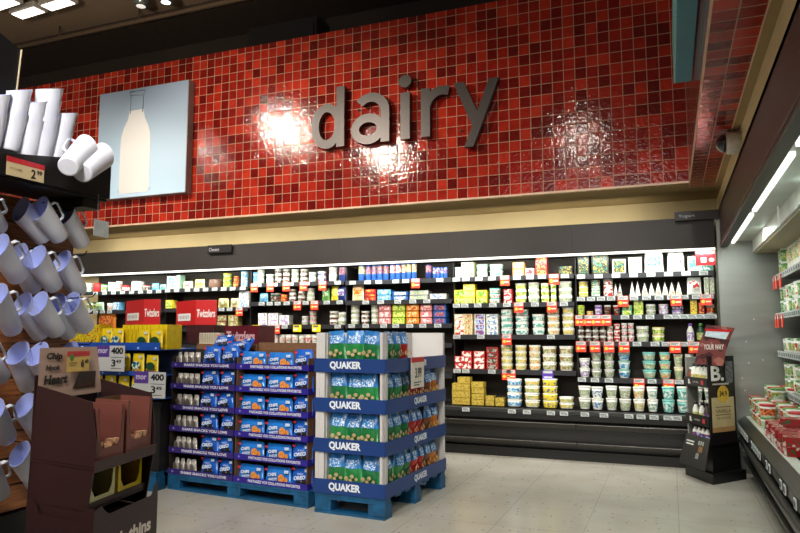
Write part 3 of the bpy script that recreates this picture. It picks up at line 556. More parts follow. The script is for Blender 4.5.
rowX(3,(2,3,4,5),{2:(400,344),3:(290,344),4:(200,346),5:(120,350)},[
 E(239,262,334.5,3,1,'tub','small white cream tub',w,w,PR['gyw']),E(263.5,269.5,331,1,1,'tub','taller white cream tub',w,w,PR['dk']),E(271,317,334.5,7,1,'tub','small white tub',w,w,PR['wr'])],[])
for bay in (2,3,4,5):
    case_shelf(bay,4,400 if bay==2 else 290,374,[])
# hanging signs on canopies
def canopy_sign(x0,x1,y0,y1,txt,label,frac):
    X0=onY(x0,y1,YC-.03)[0]; X1=onY(x1,y1,YC-.03)[0]; Z0=onY((x0+x1)/2,y1,YC-.03)[1]; Z1=onY((x0+x1)/2,y0,YC-.03)[1]
    t=empty('aisle_sign',(X0,YC-.03,Z0)); MB().box(0,X1-X0,-.02,.0,0,Z1-Z0).build('sign_board',mat('2a2728',.4),t,bevel=.003)
    MB().box(0,.03,0,.03,.0,(Z1-Z0)*.5).build('bracket',BLACK,t)
    if txt: text(txt,(X1-X0)*frac,(Z1-Z0)*.42,mat('c9cbd2',.5,vary=0),t,((X1-X0)*(frac*.5+.08),-.0215,(Z1-Z0)*.45))
    tag(t,label,'sign')
canopy_sign(675,719,211,220,'Yogurt','dark yogurt sign on the case canopy under the tiled corner',.38)
canopy_sign(720.5,733,209,217,'','short blank dark sign beside the yogurt sign',.5)
canopy_sign(208,232,245,253,'Cheese','small dark cheese sign on the left canopy',.42)
# red square sign
X0,Z1=onY(695,246,7.6); X1,Z0=onY(715.5,265,7.6)
t=empty('promotion_card',(X0,7.6,Z0)); MB().box(0,X1-X0,-.003,0,0,Z1-Z0).build('card',REDM,t); pm=mat('f2c9c0',.5,vary=0)
MB().rect(.05,.16,.16,.19,-.0045).rect(.04,.18,.12,.14,-.0045).rect(.05,.1,.03,.08,-.0045).disc(.15,.055,.025,.02,-.0045).build('small_print',pm,t); MB().box(.1,.12,0,.03,.15,.3).build('clip',BLACK,t)
tag(t,'square red card with white printing hanging at top yogurt shelf','sign')
# ================================================================ STEEL END PANEL AND RIGHT CASE
XF=.5; XL=.60; YR=7.55
t=empty('steel_end_panel',(.47,YC,0))
MB().box(0,1.15,.0,.03,.0,2.62).build('panel_sheet',STEEL,t)
MB().box(-.02,.0,-.01,.04,.0,2.24).build('corner_trim',mat('55574f',.35,metal=.7),t)
sc=MB()
for (x,z) in ((.22,1.28),(.235,1.07),(.17,.92),(.3,1.5),(.19,.8),(.36,1.1)): sc.disc(x,z,.006,.009,-.001)
sc.build('scuff_mark',mat('dcdcd2',.5),t)
tag(t,'brushed steel end panel in the corner between the two cooler runs','end panel')
t=empty('wall_cooler',(XL,YR,0)); CB=1.62
def rc(): return MB()
# local: x outward to the wall (+X), y along run (negative toward camera)
L_=-9.0
MB().box(XF-XL,XF-XL+.025,L_,0,2.30,2.635).box(XF-XL,1.1,L_,0,2.60,2.635).build('canopy',mat('43302d',.42,scale=2,vary=.06),t)
MB().box(XF-XL-.004,XF-XL+.07,L_,0,2.235,2.30).build('canopy_rail',mat('161718',.35),t,bevel=.006)
MB().box(XF-XL-.008,XF-XL,L_,0,2.262,2.272).build('rail_highlight',mat('3a4644',.3,metal=.5),t)
for y0 in (-1.75,-3.65,-5.55,-7.45): MB().box(.0,.028,y0+.0,y0+1.72,2.262,2.284).build('light_tube',EM,t)
MB().box(-.03,.30,L_,0,2.285,2.31).build('canopy_ceiling',mat('b9c4bc',.35,scale=3,vary=.08),t)
MB().box(.19,.215,L_,0,2.17,2.285).build('air_grille',mat('d6dbd3',.4,scale=4),t)
MB().box(.215,1.1,L_,0,2.155,2.185).build('inner_ceiling',mat('a8a184',.5),t)
MB().box(.98,1.04,L_,0,.3,2.16).build('back_panel',mat('6d6f68',.5,scale=3),t)
b=MB(); b.prism([(-.02,.505),(.045,.555),(.12,.53),(.98,.50),(.98,.05),(.13,.05),(.10,.16),(.03,.20),(.005,.42),(-.02,.44)],'y',L_,0); b.build('base',mat('1b1d1c',.32),t)
MB().box(.055,.13,L_,0,.5455,.552).build('deck_edge',mat('c4ccbf',.35,metal=.1),t,rot=(0,0,0))
MB().tube([(-.015,L_,.355),(-.015,0,.355)],.028,10).tube([(.04,L_,.14),(.04,0,.14)],.022,10).build('bumper',mat('3a3d3b',.3,metal=.4),t)
MB().box(.13,.17,L_,0,0,.1).build('kick_plate',BLACK,t)
tag(t,'long open wall cooler with black base and dark canopy beside steel panel','refrigerated case')
RC=t
tm2=MB().box(-.005,0,-.035,.035,-.03,.024,0); tm2.v=[v for v in tm2.v]; tm2.add([(-.006,.026,.012),(-.006,-.026,.012),(-.006,-.026,-.018),(-.006,.026,-.018)],[(0,1,2,3)],1)
tmw=tm2.mesh('price_tag',[TAGW,TAGI])
tm3=MB().box(-.007,0,-.04,.04,-.10,.02,0); tm3.add([(-.008,.033,.012),(-.008,-.033,.012),(-.008,-.033,-.02),(-.008,.033,-.02)],[(0,1,2,3)],1); tmo=tm3.mesh('sale_tag',[ORANGE,TAGW])
XS=.96
SZ=[1.905,1.545,1.19,.835]
for si,sz in enumerate(SZ):
    s=MB().box(XS-XL,.98,L_+.5,-.12,sz-.02,sz).box(XS-XL-.012,XS-XL,L_+.5,-.12,sz-.045,sz+.006,1).build('shelf',[mat('6b6d66',.4),mat('a7aaa4',.4)],t)
    for k in range(16): ob('price_tag',tmw,s,(XS-XL-.013,-.17-k*.105,sz-.018),(0,0,0))
    if si<2:
        for y in (-.2,-.36,-.6): ob('sale_tag',tmo,s,(XS-XL-.022,y,sz-.03))
for k,y in enumerate((-.16,-.30,-.44,-.58,-.72,-.86,-1.0,-1.35,-1.48,-1.61,-1.74,-1.87,-2.25,-2.4,-2.9,-3.05,-3.4)):
    ob('price_tag',tmw,t,(-.028,y,.472),(0,0,0),)
MB().box(.0,.003,-.03,.03,-.15,0).build('hanging_flap',PAPER,t,(.13,-2.2,2.25))
# packs in the right cooler
def rput(spec,nm,x,y,z,rz,lab,cat,grp): inst(spec,nm,(x,y,z),rz,lab,cat,grp)
RN=['top shelf','second shelf','third shelf','lowest shelf']
rt=[tub(.135,.125,w,C['gr'],PR['grn']),tub(.135,.12,C['gr'],w,PR['gw']),tub(.13,.12,w,C['grey'],PR['grn']),tub(.13,.125,w,w,PR['rw'])]
rl=['green lidded white tub','green tub with white lid','white tub, green yellow print','white tub, red print']
LOOKS={}
for si,nlev in ((0,2),(1,2),(2,1),(3,2)):
    for k in range(9):
        y=YR-.22-k*.155
        for l in range(nlev):
            if si==0 and k>=2 and l==0:
                inst(pillow(.16,.27,.06,[w,w],PR['grn' if k%2 else 'wo'],rnd=k),'salad_bag',(XS+.09,y,SZ[si]+.001),R(-70),f"white green salad bag, {ORD[k]} from the steel panel, {RN[si]}, wall cooler",'bag','bags in the wall cooler'); break
            q=(si+k+(k//3))%4 if si!=3 else (0,2,1,3)[k%4]
            ln=('bottom ' if l==0 else 'top ') if nlev>1 else ''
            inst(rt[q],'dip_tub',(XS+.085,y,SZ[si]+.001+l*.127),R(-60),f"{rl[q]}, {ln}{ORD[k]} from steel panel, {RN[si]}, wall cooler",'tub','tubs in the wall cooler')
rd=[tub(.125,.105,w,C['grn'] if 'grn' in C else C['gr'],PR['grn']),tub(.125,.105,w,C['red'],PR['rb']),tub(.125,.105,C['cream'],w,PR['wr'])]
rdl=['white tub, green print','white tub, red lid','cream tub, red print']
for col in range(3):
    for k in range(11):
        for l in range(3 if col else 2):
            if k>3 and l>1: continue
            q=(k*2+col+l)%3; y=YR-.17-k*.14; x=XL+.135+col*.135
            if k>6 and col==0: continue
            inst(rd[q],'dip_tub',(x,y,.553-(.01 if col else 0)+l*.1065 if col==0 else .553+l*.1065),R(-50+k*9),f"{rdl[q]}, {['bottom','middle','top'][l]} of {ORD[k]} pile, {['front','middle','back'][col]} row, cooler deck",'tub','tubs on the deck of the wall cooler')
for k,(y,l) in enumerate([(6.28,0),(6.28,1),(6.10,0),(6.10,1),(5.92,0),(5.92,1),(5.92,2),(5.74,0),(5.74,1),(5.56,0),(5.56,1),(5.38,0),(5.38,1)]):
    inst(boxp(.15,.06,.26,PR['rb2'],PR['rw']),'frozen_carton',(XL+.20 if l<2 else XL+.25,y-.14,.553+.0615*l),R(-90+(-8 if l else 6)),f"red food carton, {['bottom','middle','top'][l]} of {ORD[(k//2)%9]} pile toward the aisle end of cooler deck",'carton','red cartons on the deck of the wall cooler')
# camera dome
t=empty('security_camera',(.53,5.45,2.76)); 
MB().lathe([(.085,0),(.085,.09),(.075,.10)],24).xf(Matrix.Rotation(R(-90),4,'Y')).build('housing',mat('d9d3c6',.4),t)
MB().lathe([(.07,.0),(.065,.03),(.045,.055),(.02,.068),(.002,.072)],24,cap=(True,False)).xf(Matrix.Translation((-.10,0,0))@Matrix.Rotation(R(-90),4,'Y')).build('dome',mat('23262b',.06,coat=1,vary=0),t)
tag(t,'white dome security camera on the beige bulkhead beside red tiles','camera')
# ================================================================ PROTEIN DRINK STAND
S0=Vector((.308,6.9,0)); 
aL=math.atan2(7.40-6.9,.03-.30); aR=math.atan2(7.28-6.9,.60-.30)
t=empty('drink_display_stand',(S0.x,S0.y,0))
LD=Vector((math.cos(aL),math.sin(aL))); RD=Vector((math.cos(aR),math.sin(aR)))
def q2(u,v,z): p=LD*u+RD*v; return (p.x,p.y,z)   # u along the shelf face, v along the printed side
SB=mat('131313',.4); SG=mat('8e8c86',.5)
def hex2(o,u0,u1,v0,v1,z0,z1,mi=0,tu=0,tv=0): return o.hexa([q2(u0,v0,z0),q2(u0,v1,z0),q2(u1,v1,z0),q2(u1,v0,z0),q2(u0+tu,v0+tv,z1),q2(u0+tu,v1-tv,z1),q2(u1-tu,v1-tv,z1),q2(u1-tu,v0+tv,z1)],mi)
o=MB(); hex2(o,.385,.40,.0,.17,.34,1.13); hex2(o,.02,.20,.36,.38,.34,1.13); o.build('side_panel',[SG],t)
# printed side faces outward at u=.018
rzR=aR
def foot(o,U,V,z0,z1,a=.0,sh=0):
    P5=[(a,a),(a,V),(U*.45,V),(U,V*.42),(U,a)]
    vs=[q2(u,v,z0) for u,v in P5]+[q2(u,min(v,V-sh),z1) for u,v in P5]
    return o.add(vs,[(0,1,2,3,4),(9,8,7,6,5)]+[(i,i+5,(i+1)%5+5,(i+1)%5) for i in range(5)])
foot(MB(),.45,.47,0,.09,-.02).build('base_plate',SB,t)
foot(MB(),.40,.44,.09,.34,.02,.02).build('lower_body',SB,t)
def side(name,v0,v1,z0,z1,m,off=.0,par=None):
    n=Vector((-LD.x,-LD.y))*off
    o=MB().add([(q2(.0,v0,z0)[0]+n.x,q2(.0,v0,z0)[1]+n.y,z0),(q2(.0,v1,z0)[0]+n.x,q2(.0,v1,z0)[1]+n.y,z0),(q2(.0,v1,z1)[0]+n.x,q2(.0,v1,z1)[1]+n.y,z1),(q2(.0,v0,z1)[0]+n.x,q2(.0,v0,z1)[1]+n.y,z1)],[(0,1,2,3)])
    return o.build(name,m,par or t)
hex2(MB(),.001,.019,-.005,.38,.341,1.15).build('printed_side',mat('1d1a1b',.35),t)
side('vanilla_panel',.02,.35,.455,.77,mat('cdbb8c',.45,scale=6),.004)
side('oak_strip',.02,.35,.455,.50,mat('b98f5c',.5),.006)
def stext(s,v,z,w_,h_,m,off=.008,**k):
    p=q2(0,v,z); n=Vector((-LD.x,-LD.y))*off
    return text(s,w_,h_,m,t,(p[0]+n.x,p[1]+n.y,z),aR,**k)
stext('VANILLA',.185,.645,.22,.032,INK); stext('SHAKE',.185,.58,.2,.02,mat('6b6353',.5,vary=0)); 
side('rule_line',.07,.30,.68,.685,INK,.009); side('rule_line',.07,.30,.608,.613,INK,.009)
stext('B.',.12,.99,.19,.14,mat('efefec',.5,vary=0),bold=.03); side('caption_bar',.04,.28,.885,.90,mat('bdbab5',.5,vary=0),.009); side('picture_patch',.24,.35,.90,1.10,mat('6d7076',.5,scale=40,vary=.5),.007)
n=Vector((-LD.x,-LD.y)); p=q2(0,.19,.90)
dsc=MB().disc(0,0,.085,.078,0,0,24); dsc.build('price_disc',mat('d9b33c',.45),t,(p[0]+n.x*.008,p[1]+n.y*.008,.80),(0,0,aR)); stext('34.9',.19,.802,.11,.05,INK,.011,bold=.02)
# shelves on the other face
rzL=aL+math.pi
def trayz(z0,z1,txt=True):
    o=MB(); hex2(o,.03,.40,.0,.30,z0,z0+.012); hex2(o,.02,.41,-.012,.0,z0,z1); o.build('shelf_tray',[mat('211d1c',.4)],t)
    if txt:
        p=q2(.32,-.014,0); text('B.',.04,.045,mat('efefec',.5,vary=0),t,(p[0],p[1],(z0+z1)/2),rzL,bold=.03)
        p=q2(.21,-.014,0); text('NATURAL',.10,.018,mat('c9c9c4',.5,vary=0),t,(p[0],p[1],(z0+z1)/2),rzL)
        p=q2(.10,-.015,0); ob('red_patch',MB().rect(-.022,.022,-.02,.02,0).mesh('red_patch',mat('b8323c',.4)),t,(p[0],p[1],(z0+z1)/2),(0,0,rzL))
for z0,z1 in ((.86,.945),(.50,.60)): trayz(z0,z1)
hex2(MB(),.02,.40,0,.3,.345,.36).build('shelf_tray',SB,t)
# leaning black front panel with printed bottles
o=MB(); o.add([q2(-.02,-.13,.13),q2(.43,-.13,.13),q2(.41,-.015,.40),q2(.01,-.015,.40)],[(0,3,2,1)]); o.add([q2(-.02,-.12,.13),q2(.43,-.12,.13),q2(.41,-.005,.40),q2(.01,-.005,.40)],[(0,1,2,3)]); o.build('front_flap',mat('272624',.4),t)
def fl(u,z,off=-.006): z=z-.262; k=(z-.13)/.27; p=q2(u,-.015-.115*(1-k)+off,z); return p
o=MB()
for u,z,wu,hz,mi in ((.13,.59,.10,.035,0),(.12,.53,.07,.05,1),(.15,.47,.05,.05,0)):
    for j in range(3): a=u-wu/2+wu*j/3; o.add([fl(a,z),fl(a+wu/4,z),fl(a+wu/4,z+hz),fl(a,z+hz)],[(0,1,2,3),(3,2,1,0)],mi)
for z in (.60,.575): o.add([fl(.24,z),fl(.37,z),fl(.37,z+.012),fl(.24,z+.012)],[(0,1,2,3)],0)
o.build('bottle_print',[mat('c9c9c2',.5),mat('b98a5a',.5)],t)
# header board
o=MB(); hb=[(-.05,.02,1.19),(.26,.02,1.19),(.36,.02,1.50),(.10,.02,1.47)]
HDA=R(6)
def hd(v,z,off=0): p=q2(.02,.03,0); v=v*1.05-.07; return (p[0]+math.cos(HDA)*v-math.sin(HDA)*off,p[1]+math.sin(HDA)*v+math.cos(HDA)*off,z)
poly_=[(-.05,1.08),(.18,1.06),(.21,1.20),(.25,1.32),(.29,1.41),(.06,1.44),(.0,1.28)]
o.add([hd(a,b_) for a,b_ in poly_],[tuple(range(len(poly_)))]); o.add([hd(a,b_,.01) for a,b_ in poly_],[tuple(range(len(poly_)))[::-1]]); o.build('header_board',[printed('7c3f3c','4d2a2a','a3685c',9,.56,.35,False)],t)
def htext(s,v,z,w_,h_,m,off=-.004,**k): p=hd(v,z,off); return text(s,w_,h_,m,t,p,HDA,**k)
htext('YOUR WAY',.112,1.235,.17,.05,mat('e9dcd2',.5,vary=0),shear=.2,bold=.02)
o=MB(); o.add([hd(.04,1.335,-.008),hd(.21,1.305,-.008),hd(.25,1.385,-.008),hd(.06,1.40,-.008)],[(0,1,2,3)]); o.build('white_card',mat('c9d6de',.4),t)
o=MB(); o.add([hd(.045,1.385,-.01),hd(.25,1.372,-.01),hd(.26,1.39,-.01),hd(.05,1.405,-.01)],[(0,1,2,3)]); o.build('red_strip',REDM,t)
tag(t,'tall black cardboard drink display stand with vanilla panel before the steel panel','display stand')
bt=bottle(.06,.20,mat('e6e6dc',.35),mat('1e1e20',.4),PR['wy']); bt2=bottle(.06,.20,mat('4a3a34',.35),mat('1e1e20',.4),PR['br'])
bt3=bottle(.055,.13,mat('e6e6dc',.35),mat('1e1e20',.4),PR['br'])
for z0,us,rows_,nm in ((.873,(.08,.15,.22,.29),2,'upper'),(.513,(.10,.18,.29),1,'middle'),(.361,(.10,.17,.24,.31),1,'lower')):
    for r_ in range(rows_):
        for j,u in enumerate(us):
            p=q2(u,.04+.075*r_,0); b2=bt2 if (nm=='middle' and j==0) else bt
            if nm=='lower': b2=bt3
            inst(b2,'drink_bottle',(S0.x+p[0],S0.y+p[1],z0),rzL,f"{'dark' if b2 is bt2 else 'white'} drink bottle, {ORD[j]} on {nm} tray{' behind' if r_ else ''} of black display stand",'bottle','bottles on the drink display stand')
inst(bottle(.08,.16,mat('7a3a30',.4),w,PR['dk']),'drink_bottle',(S0.x+q2(.355,.05,0)[0],S0.y+q2(.355,.05,0)[1],.873),0,'brown and white tub at outer end of upper tray, black display stand','bottle')
# ================================================================ PALLETS
def pallet(name,loc,rz,w_,d_,h_,label,nb=3):
    t=empty(name,(loc[0],loc[1],0),rz)
    n=7
    for k in range(n):
        y=(d_-.11)*k/(n-1); MB().box(0,w_,y,y+.10,h_-.022,h_).build('deck_board',BLUEP,t,bevel=.003)
    for j in range(3):
        y=(d_-.12)*j/2; MB().box(0,w_,y+.0,y+.10,h_-.044,h_-.0225).build('stringer_board',BLUEP,t)
    for i in range(nb):
        x=(w_-.14)*i/(nb-1)
        for j in range(3):
            y=(d_-.12)*j/2; MB().box(x,x+.14,y+.002,y+.12,.02,h_-.0445).build('block',BLUEP,t,bevel=.004)
    for j in range(3):
        y=(d_-.12)*j/2; MB().box(0,w_,y,y+.12,0,.0195).build('bottom_board',BLUEP,t)
    for i in range(nb):
        x=(w_-.12)*i/(nb-1)
    return tag(t,label,'pallet')
QN=(-1.985,4.685); QA=R(-3.3)
def Q(lx,ly,z=0):  # local frame of the snack display: x from left corner to near corner, y going back
    c,s_=math.cos(QA),math.sin(QA); ox_,oy_=QN[0]-.60*c,QN[1]-.60*s_
    return (ox_+lx*c-ly*s_,oy_+lx*s_+ly*c,z)
QD=1.22
pallet('pallet',Q(0,0),QA,.60,QD,.15,'blue wooden pallet under the bagged snack display',nb=2)
t=empty('snack_display',Q(0,0,.15),QA)
QW=mat('c9c6c4',.5,scale=4,vary=.04); QB=mat('173a78',.45,scale=4,vary=.06)
TOP=1.215; LV=[.0,.305,.61,.91]
for x0,x1,y0,y1 in ((.0,.075,.004,.03),(.0,.03,.0,.3),(.555,.60,.004,.03),(.575,.598,.004,.05),(.0,.04,QD-.05,QD-.01),(.56,.598,QD-.04,QD-.002)):
    MB().box(x0,x1,y0,y1,0,TOP).build('corner_post',QW,t)
MB().box(.055,.085,.03,.20,0,TOP-.002).build('side_wing',mat('b4b0ad',.5),t)
MB().box(.28,.29,.25,QD-.01,.0,TOP).box(.29,.575,QD-.025,QD-.012,.0,TOP).box(.085,.29,.24,.25,0,TOP).build('divider_panel',QW,t)
for i,z in enumerate(LV):
    hh=.105
    MB().box(.005,.595,.03,QD-.01,z+.0,z+.012).build('shelf_board',QW,t)
    o=MB(); o.box(-.012,.612,-.008,.0,z-.0,z+hh).box(.600,.608,-.008,QD,z,z+hh).box(-.012,-.004,0,QD,z,z+hh).build('blue_band',QB,t)
    tx=mat('dfe6ee',.5,vary=0)
    text('QUAKER',.275,.066,tx,t,(.265,-.0095,z+.052),bold=.045); text('QUAKER',.26,.06,tx,t,(.6095,QD*.53,z+.052),R(90),bold=.045)
tag(t,'four tier white and blue cardboard snack display on blue pallet','snack display')
def crisp(rr,top,bot,ink):
    o=pillow(.165,.25,.085,[mat(bot,.28,scale=25,coat=.3),mat(top,.28,scale=25,coat=.3)],None,rnd=rr,top=.6)[0]
    parts=[('wordmark_print',pillow(.165,.25,.085,[printed('2f78bd','a9c8e4','3a86c8',85,.53,.3)],printed('2f78bd','cfe0ee','3a86c8',85,.52,.3),(.18,.82,.62,.86),rnd=rr)[1][0][1])]
    q=MB(); random.seed(rr)
    for cx,cz,r_ in ((-.04,.055,.024),(.012,.07,.022),(-.005,.04,.02),(.05,.05,.018)): q.disc(cx,cz+.025,r_*.8,r_*.72,-.0455,0,12)
    parts.append(('crisp_print',q.mesh('crisp_print',mat(ink,.4,scale=60,vary=.3))))
    return o,parts
BG=[crisp(1,'2c78bd','1f7a3e','b5a274'),crisp(2,'2f7fc4','2a8a46','bba97c'),crisp(5,'2a70b4','1e7440','b09a6c')]
BR=crisp(11,'2c6cae','b5221f','e3b07a'); BBn=crisp(12,'2c6cae','7a4a26','c99a60'); BO=crisp(13,'2766ad','d9781c','f0b050')
TN=['bottom','second','third','top']
for li,z in enumerate(LV):
    zz=.15+z+.013
    for k,lx in enumerate((.165,.30,.435)):
        dz=.0; sc_=(1 if li<3 else 1.0)
        a,b_,c_=Q(lx+random.uniform(-.008,.008),.078+(.015 if k==1 else 0),zz+ (.075 if True else 0))
        lift=.03 if li==3 else 0
        inst(BG[(k+li)%3],'snack_bag',(a,b_,zz+.02+lift+random.uniform(0,.012)),QA+random.uniform(-.12,.12),f"blue and green crisp bag, {ORD[k]} along the short side, {TN[li]} tier, snack display",'snack bag','snack bags',rx=R(random.uniform(-4,3)),ry=R(random.uniform(-5,5)))
    kinds=[BG[0],BG[1],BG[2],BR,BR,BBn,BO] if li!=3 else [BG[0],BG[2],BR]
    nk=['blue and green','blue and green','blue and green','blue and red','blue and red','blue and brown','blue and orange'] if li!=3 else ['blue and green','blue and green','blue and red']
    for k,(sp,nn) in enumerate(zip(kinds,nk)):
        ly=.21+k*.148 if li!=3 else .21+k*.145
        a,b_,c_=Q(.52,ly,zz)
        if li==3: ly+=.0
        inst(sp,'snack_bag',(a,b_,zz+.02+lift*1),QA+R(90)+random.uniform(-.15,.15),f"{nn} crisp bag, {ORD[k]} from near corner, long side, {TN[li]} tier, snack display",'snack bag','snack bags',rx=R(random.uniform(-4,4)),ry=R(random.uniform(-5,5)))
# price card on long side
t=empty('price_card',Q(.625,.42,1.06),QA+R(90)); cx=MB().box(0,.26,0,.003,-.14,.105).build('card',mat('d9d2c6',.5),t); MB().rect(.0,.26,.065,.105,-.001).build('red_header',REDM,t)
text('3.99',.13,.085,INK,t,(.14,-.002,-.02),bold=.02); MB().rect(.05,.2,-.10,-.092,-.0015).rect(.05,.16,-.12,-.112,-.0015).build('fine_print',INK,t)
tag(t,'white price card with red header clipped to the snack display side','price card')
# ---------------------------------------------------------------- cookie displays
CA=R(-5.6); CO=(-4.17,4.93)
def K(lx,ly,z=0): c,s_=math.cos(CA),math.sin(CA); return (CO[0]+lx*c-ly*s_,CO[1]+lx*s_+ly*c,z)
pallet('pallet',K(0,0),CA,1.50,1.0,.132,'long blue wooden pallet under the two cookie displays')
PUR=mat('2a1f86',.4,scale=5); PURA=mat('33246f',.4,scale=5); BRN=mat('6a4a33',.6); LBL=mat('d7dbe8',.5,vary=0)
def cookie_display(x0,w_,name_lab,txt,pm,second):
    t=empty('cookie_display',K(x0,.0,.132),CA); p=.1855
    for i in range(6):
        z=i*p
        MB().box(0,w_,.0,.006,z,z+.047).box(0,.006,.006,.96,z,z+.047).box(w_-.006,w_,.006,.96,z,z+.047).build('tray_front',pm,t)
        MB().box(.006,w_-.006,.006,.96,z,z+.006).build('tray_floor',BRN,t)
        text(txt,w_*.7,.023,LBL,t,(w_*.56,-.0015,z+.024),bold=.03)
        MB().disc(.055,z+.025,.016,.014,-.0012,0,3).build('arrow_mark',mat('8d84c8',.5),t)
    MB().box(0.02,w_-.02,.28,.29,.0,6*p-.03).box(.006,.012,.0065,.28,0,5*p+.1).box(w_-.012,w_-.006,.0065,.28,0,5*p+.1).build('inner_wall',mat('2a221e',.6) if not second else BRN,t)
    MB().box(.01,w_-.01,.30,.96,5*p-.1,6*p+.02).build('top_carton',mat('7a573c',.6),t)
    if second: MB().box(.0,w_,.296,.30,6*p-.04,6*p+.035).build('carton_flap',mat('7a573c',.6),t)
    return tag(t,name_lab,'cookie display')
cookie_display(.0,.735,'purple six tier cookie display with silver packs, next to the candy display','SHARE SNACKS YOU LOVE',PURA,False)
cookie_display(.745,.745,'purple six tier cookie display beside the snack bag display','PARTAGEZ VOS COLLATIONS FAVORITES',PUR,True)
OB=mat('1c5fc4',.25,scale=18,coat=.4); WT=mat('d0ddf0',.4,vary=0)
def oreo(w_,h_,rr,word='OREO'):
    root,_=pillow(w_,h_,.07,[OB],None,crimp=.04,rnd=rr); parts=[]
    tm=text_mesh(word,w_*.56,h_*.20,WT,bold=.05,shear=.25); 
    me=tm.copy(); me.transform(Matrix.Translation((0,-.043,h_*.42))@Matrix.Rotation(R(-8),4,'Y')); parts.append(('wordmark',me))
    me=text_mesh('mini',w_*.28,h_*.11,WT,shear=.2).copy(); me.transform(Matrix.Translation((w_*.02,-.042,h_*.62))); parts.append(('small_print',me))
    parts.append(('cookie_print',MB().disc(w_*.22,h_*.24,w_*.13,h_*.12,-.0435).disc(-w_*.05,h_*.2,w_*.12,h_*.09,-.043).mesh('cookie_print',mat('1c1512',.5,scale=60,vary=.4))))
    parts.append(('cream_print',MB().disc(w_*.22,h_*.25,w_*.15,h_*.055,-.0433).mesh('cream_print',mat('e8e6e0',.5))))
    parts.append(('red_corner',MB().rect(-w_*.4,-w_*.26,h_*.78,h_*.88,-.034).mesh('red_corner',mat('d22b35',.4))))
    parts.append(('nutrition_box',MB().rect(w_*.2,w_*.4,h_*.72,h_*.86,-.036).mesh('nutrition_box',mat('b9d0ea',.4))))
    return root,parts
OR=[oreo(.2,.155,3),oreo(.2,.15,4),oreo(.19,.15,9)]
CHB=mat('1f77cf',.25,scale=18,coat=.4)
def chips(w_,h_,rr):
    root,_=pillow(w_,h_,.07,[CHB],None,crimp=.02,rnd=rr); parts=[]
    me=text_mesh('CHIPS',w_*.33,h_*.2,WT,bold=.05,shear=.1).copy(); me.transform(Matrix.Translation((-w_*.14,-.041,h_*.55))@Matrix.Rotation(R(-6),4,'Y')); parts.append(('wordmark',me))
    me=text_mesh('AHOY!',w_*.33,h_*.19,WT,bold=.05,shear=.1).copy(); me.transform(Matrix.Translation((-w_*.12,-.041,h_*.28))@Matrix.Rotation(R(-6),4,'Y')); parts.append(('small_print',me))
    parts.append(('cookie_print',MB().disc(w_*.2,h_*.38,w_*.12,h_*.24,-.0405).disc(w_*.36,h_*.3,w_*.07,h_*.17,-.036).mesh('cookie_print',mat('d88a3a',.5,scale=70,vary=.4))))
    parts.append(('nutrition_box',MB().rect(w_*.28,w_*.44,h_*.68,h_*.86,-.033).mesh('nutrition_box',mat('b9d0ea',.4))))
    parts.append(('red_corner',MB().rect(-w_*.46,-w_*.36,h_*.74,h_*.86,-.031).mesh('red_corner',mat('d22b35',.4))))
    return root,parts
CH=[chips(.27,.13,21),chips(.27,.135,22)]
SV=mat('b8b4ac',.3,metal=.25,scale=40,vary=.35); 
def silver(rr):
    root,_=pillow(.058,.125,.05,[SV],None,rnd=rr); return root,[('front_label',MB().rect(-.018,.018,.03,.09,-.034).mesh('front_label',mat('6b635c',.4,scale=50,vary=.5)))]
SI=[silver(31),silver(32)]
T6=['lowest','second','third','fourth','fifth','top']
for i in range(6):
    z=.132+.1855*i+.0075
    for k in range(4):
        a,b_,_=K(.06+k*.066,.055,0); inst(SI[(i+k)%2],'wafer_pack',(a,b_,z),CA+random.uniform(-.2,.2),f"silver grey snack pack, {ORD[k]} from outer edge, {T6[i]} tier, cookie display",'snack pack','silver packs on the cookie display',ry=R(random.uniform(-4,4)))
    for k,lx in enumerate((.425,.635)):
        big=1
        a,b_,_=K(lx+random.uniform(-.02,.01)-(.03 if i==3 else 0),.062,0); inst(OR[(i+k)%3],'cookie_bag',(a,b_,z+ (.015 if i!=5 else .03)),CA+random.uniform(-.08,.08),f"blue sandwich cookie bag, {['inner','outer'][k]} of pair on {T6[i]} tier beside silver packs",'cookie bag','blue cookie bags',ry=R(random.uniform(-5,5)),rx=R(-5))
    for k,lx in enumerate((.885,1.165)):
        a,b_,_=K(lx,.06,0)
        inst(CH[(i+k)%2],'cookie_bag',(a,b_,z+.005),CA+random.uniform(-.03,.03),f"wide blue bag with orange cookies, {ORD[k]} on {T6[i]} tier of second cookie display",'cookie bag','blue cookie bags',rx=R(-4))
    a,b_,_=K(1.395,.065,0); inst(OR[i%3],'cookie_bag',(a,b_,z+.012),CA+random.uniform(-.05,.05),f"blue sandwich cookie bag at inner end, {T6[i]} tier, beside snack bag display",'cookie bag','blue cookie bags',rx=R(-4))
# extra bags lying on top tiers
for k,(lx,ly,r_) in enumerate(((.56,.2,.4),(.66,.16,-.3),(.38,.22,.2))):
    a,b_,_=K(lx,ly,0); inst(OR[k],'cookie_bag',(a,b_,.132+.1855*5+.10+.03*k),CA+r_,f"blue cookie bag heaped loosely behind top tier, {['middle','inner','outer'][k]} one",'cookie bag','blue cookie bags',rx=R(-35))
